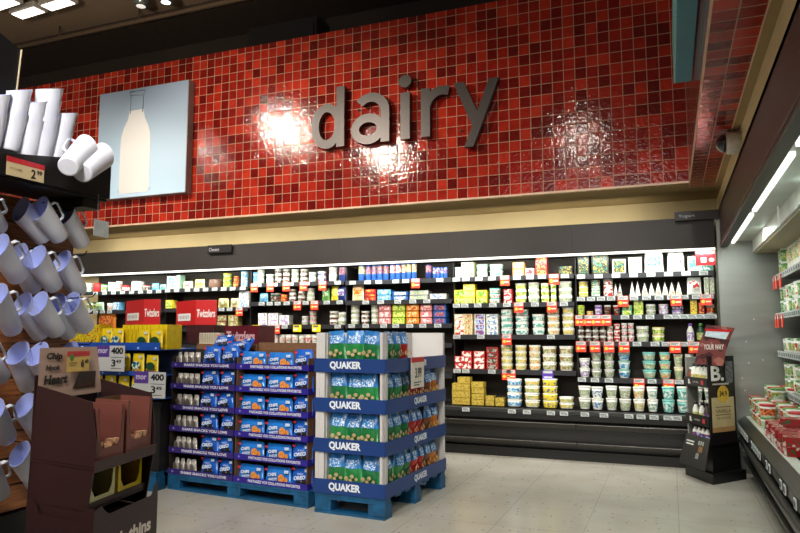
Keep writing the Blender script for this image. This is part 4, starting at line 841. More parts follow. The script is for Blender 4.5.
# pale packs behind, dark red licorice tray
TZ=.132+6*.1855+.0205
for k in range(9):
    X,Y_,_=K(.035+k*.030,.345,0); inst(boxp(.026,.10,.06,mat('d8d0bc',.5),mat('b3aa94',.5)),'wafer_box',(X,Y_,TZ),CA,f"slim pale cream box, {ORD[k]} in the row above the silver packs",'box','slim cream boxes')
t=empty('licorice_tray',K(.315,.33,TZ),CA); wl_=.385; MB().box(0,wl_,0,.25,0,.165).build('tray_box',mat('5c1220',.4,scale=10),t)
text('Twizzlers',wl_*.86,.09,mat('c9a0a4',.5,vary=0),t,(wl_*.5,-.002,.07),bold=.04); tag(t,'dark red licorice tray with pale lettering behind the blue cookie bags','tray')
# ---------------------------------------------------------------- candy display
CX0,CX1,CY=-5.35,-4.185,4.80
pallet('pallet',(CX0,CY),0,CX1-CX0,.9,.16,'blue wooden pallet under the yellow candy display')
t=empty('candy_display',(CX0,CY,.16)); WW=CX1-CX0; BLU=mat('1d4fae',.4,scale=6)
MB().box(.0,WW,.03,.88,0,.60).build('lower_body',mat('141312',.5),t)
MB().box(.0,WW,.25,.845,.607,1.049).build('inner_carton',mat('20314f',.6),t)
tz=[.62,.825,1.05]
XM=onY(146,350,4.8)[0]-CX0
for i,z in enumerate(tz):
    z-=.0; MB().box(-.005,WW,-.005,.0,z,z+(.04 if i<2 else .068)).box(-.005,WW,0,.85,z,z+.006).build('tray_front',BLU,t)
    for j in range(6): MB().disc(.12+j*.2,z+.02,.011,.009,-.0056,0,8).build('round_mark',mat('b9c6e8',.5,vary=0),t)
tag(t,'blue trayed candy display with yellow bags on black body, under red licorice boxes','candy display')
YB_=mat('e9cc17',.35,scale=20)
def candy(w_,h_,base,a_,b2,rr):
    root,_=pillow(w_,h_,.05,[base],None,crimp=.02,rnd=rr)
    return root,[('wordmark_print',MB().disc(0,h_*.45,w_*.34,h_*.2,-.032).mesh('wordmark_print',a_)),('candy_print',MB().disc(-w_*.2,h_*.2,w_*.12,h_*.08,-.031).disc(w_*.2,h_*.22,w_*.12,h_*.08,-.031).disc(0,h_*.16,w_*.1,h_*.07,-.031).mesh('candy_print',b2)),('corner_print',MB().rect(w_*.2,w_*.42,h_*.78,h_*.9,-.028).mesh('corner_print',mat('d9dde0',.4)))]
GRP=printed('2c8a4c','dfead0','1f5a8a',40,.5); RDP=printed('c23a2a','f0c040','2f8a3a',50,.5)
CY1=candy(.14,.19,YB_,GRP,RDP,41); CG=candy(.14,.175,mat('e2c51c',.35),mat('1f4a2c',.4,scale=30,vary=.3),mat('8a5a34',.4),42)
for i,z in enumerate(tz[:2]):
    for k in range(7):
        x=.10+k*.158; g=(x>XM-.02)
        if i==0: g=False
        inst(CG if g else CY1,'candy_bag',(CX0+x,CY+.04,.16+z+.007),random.uniform(-.05,.05),f"{'dark green and yellow' if g else 'yellow and green'} candy bag, {ORD[k]} from outer side, {['lower','upper'][i]} blue tray",'candy bag','candy bags in the blue trays')
# top layer: yellow boxes in rows, green bags
zt=.16+tz[2]+.007
x=CX0+.06
FR=printed('e9cf1c','c8382a','2f8a3e',60,.56)
for k in range(2):
    inst(boxp(.20,.222,.16,YB_,FR,.04),'candy_box',(CX0+.12+k*.21,CY+.10,zt),0,f"yellow candy box with coloured sweets, {ORD[k]} from outer end of top row",'candy box','yellow candy boxes')
for k in range(2):
    inst(CY1,'candy_bag',(CX0+.50+k*.13,CY+.05,zt),0,f"yellow candy bag with green label on top row, {ORD[k]} one, under licorice box",'candy bag','yellow candy bags on top row')
for k in range(11):
    inst(boxp(.042,.222,.20,mat('ecd01a',.35),mat('c9a90f',.4),.2),'candy_box',(CX0+.655+k*.047,CY+.20,zt+.0),0,f"slim yellow candy box, {ORD[k]} in upright row under licorice boxes",'candy box','slim yellow boxes')
for k in range(2):
    inst(CG,'candy_bag',(CX0+.93+k*.15,CY+.05,zt),0,f"dark green and yellow candy bag on top tray, {['outer','inner'][k]} of two",'candy bag','green candy bags on the top tray')
for k in range(3):
    pass
# red licorice boxes
RB=mat('c81a1c',.35,scale=4,vary=.05)
for k,(xa,xc,xb,ya,yb) in enumerate(((120,143,163,299.5,323.5),(171.5,195,216,300,325))):
    Yb=(5.02,5.50)[k]; Yc_=(4.93,5.44)[k]; Xa,Za=onY(xa,yb,(5.09,5.60)[k]); Xb,Zb=onY(xb,yb,Yb); Zt=onY(xc,ya,Yb)[1]; Zbot=(.16+1.05+.007+.2235) if k==0 else Zb+.0
    # box turned so that two faces show
    cxx=onY(xc,yb,Yc_)[0]
    t=empty('licorice_box',(cxx,Yc_,Zbot),0); hh=Zt-Zbot-.005
    a1=R(180-28); a2=R(28-8)
    la=(cxx-Xa)/abs(math.cos(a1)); lb_=(Xb-cxx)/math.cos(a2)*.98
    pA=(math.cos(a1)*la,math.sin(a1)*la); pB=(math.cos(a2)*lb_,math.sin(a2)*lb_); pC=(pA[0]+pB[0],pA[1]+pB[1])
    MB().hexa([(0,0,0),(pB[0],pB[1],0),(pC[0],pC[1],0),(pA[0],pA[1],0),(0,0,hh),(pB[0],pB[1],hh),(pC[0],pC[1],hh),(pA[0],pA[1],hh)]).build('carton',RB,t,bevel=.003)
    nB=(math.sin(a2),-math.cos(a2)); m_=(pB[0]*.5+nB[0]*.003,pB[1]*.5+nB[1]*.003)
    text('Twizzlers',lb_*.86,hh*.32,mat('f0e3df',.5,vary=0),t,(m_[0],m_[1],hh*.47),a2,bold=.03,shear=.1)
    rzA=a1+math.pi; nA=(math.sin(rzA),-math.cos(rzA)); mA=(pA[0]*.55+nA[0]*.003,pA[1]*.55+nA[1]*.003)
    lm=MB().rect(-la*.33,la*.33,-hh*.15,hh*.15,0); 
    for j in range(7): lm.rect(-la*.28+la*.08*j,-la*.28+la*.08*j+la*.03,-hh*.07,hh*.07,-.001,1)
    lm.build('white_label',[PAPER,mat('9a9a98',.5,vary=0)],t,(mA[0],mA[1],hh*.33),(0,0,rzA))
    tag(t,['red licorice box over the yellow candy boxes, nearer the pitcher display','red licorice box above the slim cream boxes and licorice tray'][k],'box')
    if k==1:
        bx_=MB().box(cxx-.10,cxx+.22,Yc_+.0,Yc_+.2,TZ,Zbot-.001).build('backing_carton',mat('3a1418',.5)); tag(bx_,'dark carton carrying the red licorice box behind the cream boxes','carton')
# points signs
def points_sign(x0,x1,y0,y1,Y,label):
    X0,Z1=onY(x0,y0,Y); X1,Z0=onY(x1,y1,Y); W_=X1-X0; H_=Z1-Z0
    t=empty('points_sign',(X0,Y,Z0),R(-2)); MB().box(0,W_,0,.003,0,H_).build('card',mat('c6c8c8',.5,scale=3,vary=.03),t)
    MB().rect(0,W_*.46,H_*.55,H_,-.001).build('purple_corner',mat('5b3a92',.5),t)
    text('mor',W_*.34,H_*.16,mat('d8d0e8',.5,vary=0),t,(W_*.23,-.002,H_*.78),bold=.02)
    text('400',W_*.42,H_*.26,INK,t,(W_*.74,-.002,H_*.80),bold=.04)
    MB().rect(W_*.52,W_*.97,H_*.53,H_*.55,-.0012).build('rule_line',INK,t)
    text('3',W_*.15,H_*.28,INK,t,(W_*.62,-.002,H_*.32),bold=.02); text('49',W_*.18,H_*.15,INK,t,(W_*.80,-.002,H_*.38),bold=.02)
    MB().rect(W_*.52,W_*.9,H_*.10,H_*.12,-.0012).build('fine_print',INK,t)
    MB().box(W_*.3,W_*.35,.004,.03,H_*.7,H_*.75).build('clip',BLACK,t)
    return tag(t,label,'price sign')
points_sign(97,125,345.5,371.5,4.72,'white 400 points price sign higher up on the candy display, nearer pitchers')
points_sign(134.5,166,371.5,398.5,4.72,'white 400 points price sign lower on the candy display, near cookie display')
# ================================================================ SLATWALL WITH PITCHERS
XW=-2.8; WOOD=wood_mat()
def SX(x,y,X=XW): Y,Z=onX(x,y,X); return (X,Y,Z)
yE=2.555; zW0,zW1=.55,1.985
t=empty('slatwall_display',(XW,yE,0))
o=MB(); n=12; ph=(zW1-zW0)/n
for k in range(n): o.box(-.03,0,-2.4,0,zW0+k*ph+.007,zW0+(k+1)*ph)
o.build('slat_panel',WOOD,t,bevel=.003)
MB().box(-.6,-.032,-2.4,-.0,zW0,zW1).build('backing_board',mat('2a1408',.6),t)
MB().box(-.6,.02,-2.4,.0,0,zW0-.002).build('plinth',mat('0c0a0a',.5),t)
tag(t,'wooden slatwall end display with black plinth holding white pitchers','slatwall')
SW=t
# black header shelf above the slats
t=empty('header_shelf',(-2.5,2.48,1.99)); 
pz=[(-1.6,.0),(-1.6,.085),(-.58,.095),(0,.20),(0,.012)]
MB().prism(pz,'x',-.02,0).build('front_board',mat('141110',.45),t)
MB().box(-.29,-.021,-1.6,-.016,-.0,.012).prism([(-1.6,.0),(-1.6,.09),(0,.19),(0,.0)],'x',-.29,-.28).build('shelf_board',mat('141110',.5),t)
MB().box(-.28,-.021,-.015,0,-.0,.17).build('end_board',mat('141110',.45),t)
MB().box(-.24,-.03,-.13,-.03,-.045,-.002).build('light_housing',mat('0d0c0c',.4),t)
tag(t,'black shelf over the wooden slatwall holding stacked white cups','shelf')
hb_=SX(0,88,-2.75); X_=-2.75
a=SX(21,50,X_); b_=SX(13,88,X_)
t=empty('sign_board',(X_,a[1],2.35)); MB().prism([(-.9,-.2),(-.9,.62),(.0,a[2]-2.35),(b_[1]-a[1],b_[2]-2.35-.25)],'x',-.02,.0).build('board',mat('131315',.45),t)
MB().tube([(.004,.0,a[2]-2.35),(.004,b_[1]-a[1],b_[2]-2.35-.25)],.004,6).build('edge_strip',mat('b9a98a',.4),t)
tag(t,'black sign board rising behind the stacked white cups','sign board')
# price strip on header
pa=SX(7,158.5,-2.49); pb=SX(45,165,-2.49)
t=empty('shelf_price_card',(-2.492,pa[1],pa[2]-.065)); L1=pb[1]-pa[1]
MB().add([(0,0,0),(0,L1,0),(0,L1,.078),(0,0,.078)],[(0,1,2,3)]).build('card',mat('c9b68c',.4,scale=3,vary=.08),t)
MB().add([(.001,0,.056),(.001,L1,.056),(.001,L1,.078),(.001,0,.078)],[(0,1,2,3)]).build('red_strip',mat('b8222c',.4),t)
text('2',.022,.038,INK,t,(.002,L1*.70,.028),R(90),bold=.02); text('99',.026,.02,INK,t,(.002,L1*.86,.038),R(90),bold=.02)
text('PITCHER',L1*.32,.010,mat('6b5f4a',.5,vary=0),t,(.002,L1*.25,.03),R(90))
tag(t,'cream price card with red top edge on the black header shelf','price card')
# pitcher
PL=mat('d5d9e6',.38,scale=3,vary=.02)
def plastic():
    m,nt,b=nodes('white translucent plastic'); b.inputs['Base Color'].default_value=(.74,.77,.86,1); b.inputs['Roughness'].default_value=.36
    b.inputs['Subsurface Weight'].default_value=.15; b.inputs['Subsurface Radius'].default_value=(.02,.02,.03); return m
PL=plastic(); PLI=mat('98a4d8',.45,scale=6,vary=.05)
def pitcher_meshes(L,r0,r1):
    o=MB(); seg=28
    o.lathe([(r0*.8,0),(r0*.95,.002),(r0,.008),(r0+(r1-r0)*.5,L*.5),(r1,L-.004),(r1+.001,L)],seg,0,cap=(True,False))
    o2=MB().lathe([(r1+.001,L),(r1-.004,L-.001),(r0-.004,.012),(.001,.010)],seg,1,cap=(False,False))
    # flared tilt of the rim: spout side higher
    body=MB(); body.v=o.v+o2.v; n0=len(o.v); body.f=o.f+[tuple(i+n0 for i in f) for f in o2.f]; body.m=o.m+o2.m; body.sm=o.sm+o2.sm
    body.v=[(x,y,z+(.028*(x/r1) if z>L*.9 else 0)) for x,y,z in body.v]
    h=MB().tube([(r1*.95,0,L*.93),(r1+.014,0,L*.93),(r1+.022,0,L*.87),(r0+.026,0,L*.52),(r0+.018,0,L*.45),(r0*.95,0,L*.44)],.0055,8); h.v=[(x,y*1.5,z) for x,y,z in h.v]
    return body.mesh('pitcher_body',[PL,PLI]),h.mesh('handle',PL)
PM={}
def pitcher(op,bp,r,hdir,label,group=None,name='plastic_pitcher'):
    """op: centre of the open rim, bp: centre of the bottom; hdir: side the handle points to"""
    op=Vector(op); bp=Vector(bp); L=(op-bp).length; key=(round(L,2),round(r,3))
    if key not in PM: PM[key]=pitcher_meshes(key[0],r*.80,r)
    zax=(op-bp).normalized(); x=Vector(hdir); x=(x-zax*x.dot(zax)).normalized(); y=zax.cross(x)
    M=Matrix((x,y,zax)).transposed().to_4x4(); M.translation=bp
    b,h=PM[key]; o=bpy.data.objects.new(name,b); COL.objects.link(o); o.matrix_world=M
    ob('handle',h,o); return tag(o,label,'pitcher',group)
rows_p=[ # (open px, bottom px, X offset of the opening from the slats)
 [((-19,203),(-2,228),.16,'a'),((20.5,209),(44,239),.05,'b'),((39,208),(60,238),.13,'c'),((65,214),(82,244),.07,'d')],
 [((-2,246),(18,278),.15,'e'),((17,255),(33,289),.05,'f'),((36,257),(54,287),.13,'g'),((62,262),(79,292),.07,'h')],
 [((-4,296),(13,330),.15,'i'),((22,304),(41,335),.05,'j'),((38,303),(57,332),.13,'k'),((56,305),(69,334),.05,'l'),((71,304),(86,328),.10,'m')],
 [((-22,350),(1,378),.15,'n'),((17,352),(29,388),.05,'o'),((37,353),(52,388),.13,'p'),((68,352),(84,383),.06,'q')],
 [((-8,411),(7,438),.15,'r'),((24,405),(42,438),.07,'s')],
 [((-14,468),(0,494),.15,'t'),((19,453),(38,486),.07,'u')]]
RW=['top row','second row','third row','fourth row','fifth row','lowest row']
hk=MB()
for ri,row in enumerate(rows_p):
    for k,(a_,b2,off,_n) in enumerate(row):
        A=Vector(SX(*a_,XW+off+.06)); Yp=A.y+.15; X2,Z2=onY(b2[0],b2[1],Yp); B=Vector((X2,Yp,Z2))
        v=(A-B); L=min(max(v.length,.19),.235); B=A-v.normalized()*L
        pitcher(A,B,.052,(.35,.9,.2),f"white plastic pitcher hanging on the slatwall, {ORD[k]} from the aisle side, {RW[ri]}",'pitchers hung on the slatwall')
        if off<.12:
            tip=A+Vector((.07,.03,.055)); base=Vector((XW,A.y+.06,A.z+.035))
            MB().tube([(base.x-XW,base.y-yE,base.z),(tip.x-XW,base.y-yE,base.z),(tip.x-XW+.02,base.y-yE,base.z+.02)],.0028,6).build('hook',mat('1a1a1a',.35,metal=.8),SW)
# stacked cups on the shelf
XC=-2.62
for k,(tp,bp,rr,nn) in enumerate([((-3,94),(-12,150),.045,2),((19,62),(8,152),.043,2),((34,103),(26,158),.045,2),((50,88),(38,163),.05,4),((66,114),(54,166),.043,2)]):
    if k==1: tp=(19.5,91)
    T=Vector(SX(*tp,XC)); B=Vector(SX(*bp,XC)); B.z=max(B.z,2.01); d=(T-B); Lt=d.length; u=d/Lt; L=.165; st=(Lt-L)/max(1,nn-1)
    for j in range(nn):
        b0=B+u*st*j
        pitcher(b0+u*L,b0,rr,(-.6,-.8,0),f"white plastic cup, {['bottom','second','third','fourth'][j]} in {ORD[k]} upright stack on black header shelf",'stacked cups','plastic_cup') if False else None
        o_=pitcher(b0+u*L,b0,rr*1.14,(-.2,.9,0),f"white plastic cup, {['bottom','second','third','fourth'][j]} in {ORD[k]} upright stack on black header shelf",'stacked white cups','plastic_cup')
        o_['category']='cup'
for k,(rim,bot) in enumerate([((91,143),(68,167)),((113,148),(82,173))]):
    Rm=Vector(SX(*rim,-2.50)); Bt=Vector(SX(*bot,-2.38)); d=(Rm-Bt).normalized(); 
    o_=pitcher(Bt+d*.25,Bt,.056,(-.6,-.5,.6),['white pitcher lying tilted on the header shelf beside the upright stacks','outermost tilted white pitcher at the end of the header shelf'][k],None,'plastic_pitcher')
# grey hanging card
a=SX(94,219,-2.45); b_=SX(108,238,-2.45)
t=empty('hanging_card',(-2.45,a[1],b_[2])); MB().box(0,.002,0,b_[1]-a[1],0,a[2]-b_[2]).build('card',mat('9a9f9c',.35),t); MB().tube([(0,.02,a[2]-b_[2]),(0,.02,2.0-b_[2])],.0012,4).build('wire',mat('8a8a8a',.3),t)
tag(t,'small grey blank card hanging below the black header shelf','card')
# ================================================================ CHOCOLATE DISPLAY
CP=Vector((-2.02,1.985)); TH=R(102)   # nearest corner; front face runs along TH
fu=Vector((math.cos(TH),math.sin(TH))); su=Vector((-math.sin(TH)*1.0,math.cos(TH)*1.0)) # su: toward the side's far end
ang_s=R(172); su=Vector((math.cos(ang_s),math.sin(ang_s)))
t=empty('chocolate_display',(CP.x,CP.y,0))
def c3(u,v,z): p=fu*u+su*v; return (p.x,p.y,z)
FW=.43; SD=.40
def zf(px_,py_):  # height on the vertical through the near corner
    r=ray(px_,py_); return H+r.z*(CP.y/r.y)
CHB_=mat('2a1516',.5,scale=5,vary=.08); CHL=mat('3a2322',.5,scale=5); KR=mat('b89a88',.55,scale=6)
z465=zf(92,465); z505=zf(92,506); zt_=zf(85,402)
def slab(o,u0,u1,v0,v1,z0,z1,mi=0): return o.hexa([c3(u0,v0,z0),c3(u1,v0,z0),c3(u1,v1,z0),c3(u0,v1,z0),c3(u0,v0,z1),c3(u1,v0,z1),c3(u1,v1,z1),c3(u0,v1,z1)],mi)
# side cheeks with sloping front edges
for u in (0.0,FW):
    o=MB(); e=.006 if u==0 else -.006
    pr=[(.0,z465-.01),(SD,z465-.01),(SD-.02,zt_+.05),(.03,zt_),(.0,z465+.09)]
    o.add([c3(u,a,b) for a,b in pr]+[c3(u+e,a,b) for a,b in pr],[tuple(range(5)),tuple(range(5,10))[::-1]]+[(i,(i+1)%5,(i+1)%5+5,i+5) for i in range(5)])
    pr=[(.045,z505-.10),(SD+.01,z505-.10),(SD,z465-.012),(.0,z465-.012)]
    o.add([c3(u,a,b) for a,b in pr]+[c3(u+e,a,b) for a,b in pr],[tuple(range(4)),tuple(range(4,8))[::-1]]+[(i,(i+1)%4,(i+1)%4+4,i+4) for i in range(4)])
    o.build('side_cheek',CHB_,t)
o=MB(); slab(o,0,FW,-.01,.0,z465-.028,z465+.012); slab(o,0,FW,0,SD,z465-.025,z465-.018); o.build('upper_tray',CHL,t)
o=MB(); slab(o,0,FW,.045,.052,z505-.035,z505-.005); slab(o,0,FW,.045,SD,z505-.03,z505-.024); o.build('lower_tray',CHL,t)
o=MB(); slab(o,0,FW,SD-.008,SD,z505-.1,zt_+.09); o.build('back_board',CHB_,t)
# lower body box, with wavy top lip
zb_=zf(92,520); zl=[(.0,zf(92,508)),(.05,zf(88,508)),(.075,zf(84,514)),(.09,zf(80,522)),(.33,zf(80,522)),(.35,zf(78,512)),(.39,zf(78,508)),(.41,zf(78,510))]
o=MB()
n_=len(zl); vs=[c3(-.012,-.02+a,b) for a,b in zl]+[c3(-.012,-.02+a,0) for a,b in zl]
o.add(vs,[(i,i+1,n_+i+1,n_+i) for i in range(n_-1)]); o.add([(v[0]+.004*fu.x,v[1]+.004*fu.y,v[2]) for v in vs],[(n_+i,n_+i+1,i+1,i) for i in range(n_-1)])
fz=[(.0,zf(92,510)),(.05,zf(92,508)),(.07,zf(92,514)),(.10,zf(92,519)),(.40,zf(92,519)),(.43,zf(92,508)),(.455,zf(92,506))]
m2=len(fz); vs=[c3(-.012+a,-.02,b) for a,b in fz]+[c3(-.012+a,-.02,0) for a,b in fz]; o.add(vs,[(n2,m2+n2,m2+n2+1,n2+1) for n2 in range(m2-1)]); 
slab(o,-.008,.44,-.012,.39,.0,zf(92,532)-.01)
o.build('base_box',CHB_,t)
text("bark thins",.34,.055,mat('d6c9bb',.5,vary=0),t,c3(.22,-.0225,zf(92,551)),TH,bold=.04) 
# header card behind
hz0,hz1=zt_+.02,zf(85,402)+.20
v0=SD+.005
A0=(27+14,400)
def hcard(v,u0,u1,z0,z1,m,nm,lift=0): 
    o=MB(); o.add([c3(u0,v,z0),c3(u1,v,z0),c3(u1-.05,v,z1),c3(u0,v,z1)],[(0,1,2,3)]); o.add([c3(u0,v+.004,z0),c3(u1,v+.004,z0),c3(u1-.05,v+.004,z1),c3(u0,v+.004,z1)],[(3,2,1,0)]); return o.build(nm,m,t)
hcard(SD-.03,.0,FW,hz0-.03,hz1,KR,'header_card')
tag(t,'dark brown cardboard chocolate display with printed header in front of slatwall','chocolate display')
def ctext(s,u,v,z,w_,h_,m): return text(s,w_,h_,m,t,c3(u,SD-.036,z),TH,bold=.05,shear=.1)
zz0=hz0
ctext('Chip',.085,0,zz0+.142,.10,.036,INK); ctext('Hook',.08,0,zz0+.098,.09,.022,INK); ctext('Heart',.10,0,zz0+.048,.15,.04,INK)
o=MB(); 
def hp(u,z,off=.004): k=(z-(hz0-.03))/(hz1-hz0+.03); return c3(u,SD-.03-off,z)
o.add([hp(.21,zz0+.0),hp(.37,zz0+.0),hp(.375,zz0+.07),hp(.26,zz0+.07)],[(0,1,2,3)]); o.build('chocolate_print',mat('3a2418',.5,scale=50,vary=.4),t)
# price card on header
pz0=zz0+.075
t2=empty('price_card',(CP.x+hp(.15,pz0,.02)[0],CP.y+hp(.15,pz0,.02)[1],pz0),TH)
MB().rect(0,.155,0,.085,0).build('card',mat('d9b45c',.4,scale=4,vary=.05),t2); MB().rect(0,.155,.066,.088,-.001).build('red_strip',mat('c22a30',.4),t2)
text('6',.022,.035,INK,t2,(.105,-.002,.035),bold=.03); text('49',.026,.02,INK,t2,(.133,-.002,.042),bold=.03); MB().disc(.03,.062,.014,.016,-.002).build('green_dot',mat('4f8a3c',.4),t2); MB().rect(.015,.07,.035,.04,-.0012).rect(.015,.06,.025,.029,-.0012).build('fine_print',mat('8a7340',.5,vary=0),t2)
tag(t2,'yellow and red 6.49 price card on the chocolate display header','price card')
# open cartons
def open_carton(u0,u1,v0,v1,z0,z1,m,mi_,label,nm='chocolate_carton',bags=True,cut=.3):
    t=empty(nm,(CP.x,CP.y,z0)); h=z1-z0
    def c_(u,v,z): return c3(u,v,z)
    o=MB(); th=.005
    # sides, back, floor
    for u in (u0,u1-th):
        o.hexa([c_(u,v0,0),c_(u+th,v0,0),c_(u+th,v1,0),c_(u,v1,0),c_(u,v0,h),c_(u+th,v0,h),c_(u+th,v1,h),c_(u,v1,h)],0)
    o.hexa([c_(u0,v1-th,0),c_(u1,v1-th,0),c_(u1,v1,0),c_(u0,v1,0),c_(u0,v1-th,h),c_(u1,v1-th,h),c_(u1,v1,h),c_(u0,v1,h)],1)
    o.hexa([c_(u0,v0,0),c_(u1,v0,0),c_(u1,v1,0),c_(u0,v1,0),c_(u0,v0,th),c_(u1,v0,th),c_(u1,v1,th),c_(u0,v1,th)],1)
    o.build('carton_body',[m,mi_],t)
    # front with window: frame with rounded lower corners
    wN=u1-u0; a=.11*wN; pts_out=[(u0,0),(u1,0),(u1,h),(u1-a*.6,h),(u1-a,h*cut+.03),(u1-a-.02,h*cut),(u0+a+.02,h*cut),(u0+a,h*cut+.03),(u0+a*.6,h),(u0,h)]
    f=MB(); P_=[c_(p[0],v0-.001,p[1]) for p in pts_out]
    quads=[(0,1,5,6),(1,2,3,4),(1,4,5),(0,6,7),(0,7,8,9)]
    f.add(P_,quads); f.add([c_(p[0],v0+.003,p[1]) for p in pts_out],[q[::-1] for q in quads]); f.build('window_front',m,t)
    tag(t,label,'carton')
    return t
BRC=mat('6b3c34',.45,scale=6); INN=mat('57431f',.6); 
zu=z465-.016
hA=zf(92,402)-z465-.012
c1=open_carton(.02,.20,.012,.22,zu,zu+hA,BRC,INN,'brown open chocolate carton at the near corner of upper display tray')
c2=open_carton(.225,.41,.012,.22,zu,zu+hA+.012,BRC,INN,'brown open chocolate carton at the far side of upper display tray')
for c_o,u in ((c1,.11),(c2,.318)):
    text('thins',.055,.014,mat('d9cbb8',.5,vary=0),c_o,c3(u,.009,.018),TH,bold=.02)
    pr=MB(); random.seed(5)
    for j in range(10): uu=u-.03+.06*random.random(); zz=.05+.035*random.random(); q=c3(uu,.03+.01*random.random(),zz); pr.lathe([(.002,-.004),(.008,0),(.002,.004)],8,c=(0,0)); 
    # chunks lie behind the window
    pr=MB()
    for j in range(22):
        uu=u-.055+.11*random.random(); zz=.045+.04*random.random(); q=Vector(c3(uu,.025+.02*random.random(),zz)); s_=.006+.005*random.random()
        pr.box(q.x-s_,q.x+s_,q.y-s_,q.y+s_,q.z-s_,q.z+s_)
    pr.build('almond_print',mat('b58a68',.5,scale=60,vary=.4),c_o)
zl_=z505-.022; hB=z465-z505+.0-.022
YC1=mat('d9cf94',.4,scale=6); YC2=mat('d6b515',.4,scale=6)
c3_=open_carton(.03,.20,.055,.24,zl_,zl_+hB+.0,YC1,mat('3a2418',.6),'pale yellow open chocolate carton on lower display tray, near corner',cut=.25)
c4_=open_carton(.225,.40,.055,.24,zl_,zl_+hB+.0,YC2,mat('3a2418',.6),'bright yellow open chocolate carton on lower display tray',cut=.25)
for c_o,u in ((c3_,.115),(c4_,.31)): text('thins',.04,.010,mat('7a6a2a',.5,vary=0),c_o,c3(u,.052,.012),TH,bold=.02)
# ================================================================ CEILING LIGHTS
def fixture(corners,label):
    pts=[]
    for (x,y) in corners:
        r=ray(x,y); k=(6.05-H)/r.z; pts.append((r.x*k,r.y*k,6.05))
    return pts
def zat(x,y,z): r=ray(x,y); k=(z-H)/r.z; return (r.x*k,r.y*k)
LE=mat('fff6ea',.5,emit=3.5,vary=0)
for k,(cx_,cy_) in enumerate(((3,5),(28,13.5),(58,5))):
    X,Y=zat(cx_,cy_,6.0)
    t=empty('ceiling_light',(X,Y,6.0),R(-4)); MB().box(-.27,.27,-.12,.12,.01,.09).build('housing',mat('a9a59c',.5),t,bevel=.01); MB().box(-.24,.24,-.085,.085,0,.009).build('diffuser',LE,t)
    MB().tube([(0,0,.09),(0,0,.2)],.01,6).build('drop_rod',mat('3a3632',.5),t)
    tag(t,['bright ceiling light panel at the outermost edge over pitchers','bright ceiling light panel, middle of three over the pitchers','bright ceiling light panel nearest the red tiled wall corner'][k],'ceiling light')
for k,(cx_,cy_) in enumerate(((141,3),(166,-1))):
    X,Y=zat(cx_,cy_,6.0); t=empty('spot_light',(X,Y,5.95)); MB().lathe([(.07,0),(.10,.03),(.115,.12),(.05,.2)],20).build('reflector_can',mat('8f9a96',.3,metal=.7),t); MB().lathe([(.055,-.003),(.065,.0)],20).build('lamp_face',mat('fffbf0',.5,emit=(.7 if k==0 else 3),vary=0),t)
    MB().tube([(0,0,.19),(0,0,.26)],.012,6).tube([(.05,.03,.1),(.32,.12,.24)],.008,5).build('cable',mat('2b211b',.5),t)
    tag(t,['round metal spot light on the ceiling above the milk picture','second small bright round ceiling lamp above the milk picture'][k],'ceiling light')
# ================================================================ LIGHT
def area(name,loc,target,sx,sy,power,col=(1,1,1),spread=180):
    l=bpy.data.lights.new(name,'AREA'); l.shape='RECTANGLE'; l.size=sx; l.size_y=sy; l.energy=power; l.color=col; l.spread=R(spread)
    o=bpy.data.objects.new(name,l); COL.objects.link(o); o.location=loc; o.rotation_euler=(Vector(target)-Vector(loc)).to_track_quat('-Z','Y').to_euler(); return o
COOL=(.95,1,.93)
for i in range(6):
    xm=(XB[i]+XB[i+1])/2; wd=XB[i]-XB[i+1]
    area('case_lamp',(xm,YC-.0,CZ0-.045),(xm,YC+.40,.9),wd*.96,.05,14 if i<2 else 10.5,COOL)
for j in range(3): area('wall_case_lamp',(.64,6.6-j*2,2.25),(.84,6.6-j*2,.6),.06,1.9,26,(.90,1,.94))
def spot(loc,tgt,pw,ang=60,rad=.12,col=(1,.86,.70),blend=.8):
    l=bpy.data.lights.new('wall_and_fill_spot','SPOT'); l.energy=pw; l.spot_size=R(ang); l.spot_blend=blend; l.shadow_soft_size=rad; l.color=col  # serves the tile wall spots and the added fill spots alike
    o=bpy.data.objects.new('wall_and_fill_spot',l); COL.objects.link(o); o.location=loc; o.rotation_euler=(Vector(tgt)-Vector(loc)).to_track_quat('-Z','Y').to_euler()
WSC=(1,.89,.76)
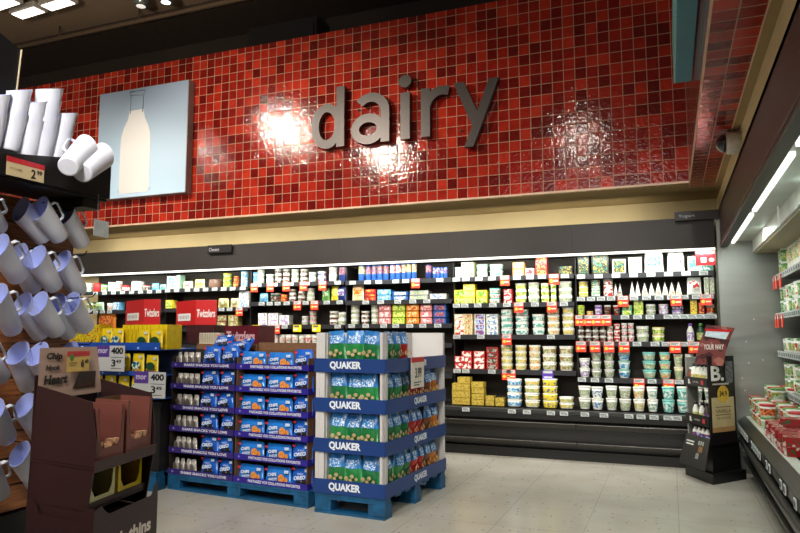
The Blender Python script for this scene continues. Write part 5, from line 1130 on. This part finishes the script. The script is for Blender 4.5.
spot((-6.4,4.0,5.06),(-5.0,YT,2.6),380,84,.05,WSC)
spot((-7.98,4.0,4.85),(-7.4,YT,2.5),300,72,.05,WSC)
spot((-4.42,4.0,4.45),(-3.4,YT,2.7),330,80,.05,WSC)
spot((-1.18,4.0,4.31),(-1.6,YT,2.7),60,80,.05,WSC)
for x in (-7.2,-5.2,-3.2,-1.2): area('canopy_top_fill',(x,7.8,2.57),(x,8.3,2.72),1.9,.08,5.5,(1,.93,.8))  # added uplights, no such lamps known; they brighten the beige wall
# added fill spots, unseen, for the cases and the floor, not the tiles
for x in (-6.2,-4.4,-2.8,-1.3,.1): spot((x*.9,3.0,5.7),(x,7.6,.9),380,34,.2,(1,.97,.9),.5)
for x,y in ((-3.4,2.6),(-1.2,3.0),(-4.6,1.5)): spot((x+.6,y-2.2,5.6),(x,y+2,.4),520,60,.25,(1,.95,.87),.8)
spot((-1.0,-.3,3.4),(-3.0,2.3,1.5),480,66,.3,(1,.95,.9),.8)  # added fill spot to brighten the slatwall and its pitchers
spot((-3,0,2.6),(-8.5,6.0,6.2),1100,80,.3,(1,.86,.7),1)  # added upward spot, out of view, to lighten the brown ceiling
area('ambient_fill',(-1.5,-5.0,4.0),(-2.5,4,.6),4,2.2,150,(1,.95,.9))  # unseen area light behind the camera, added as ambient fill
wd=bpy.data.worlds.new('store'); bpy.context.scene.world=wd; wd.use_nodes=True; bg=wd.node_tree.nodes['Background']; bg.inputs[0].default_value=(.55,.5,.45,1); bg.inputs[1].default_value=.22
cam=bpy.data.cameras.new('camera'); cam.lens=36*F/800; cam.sensor_width=36; co=bpy.data.objects.new('camera',cam); COL.objects.link(co)
co.location=(0,0,H); co.rotation_euler=(R(90)+PITCH,0,YAW); bpy.context.scene.camera=co; cam.clip_end=100
sc_=bpy.context.scene; sc_.view_settings.view_transform='Standard'; sc_.view_settings.look='None'; sc_.view_settings.exposure=0
for lb_,ns in LAB.items():
    if len(lb_.replace(',',' ').split())>16: print('LONG',lb_)
    if len(ns)>1: print('DUP',lb_,len(ns))
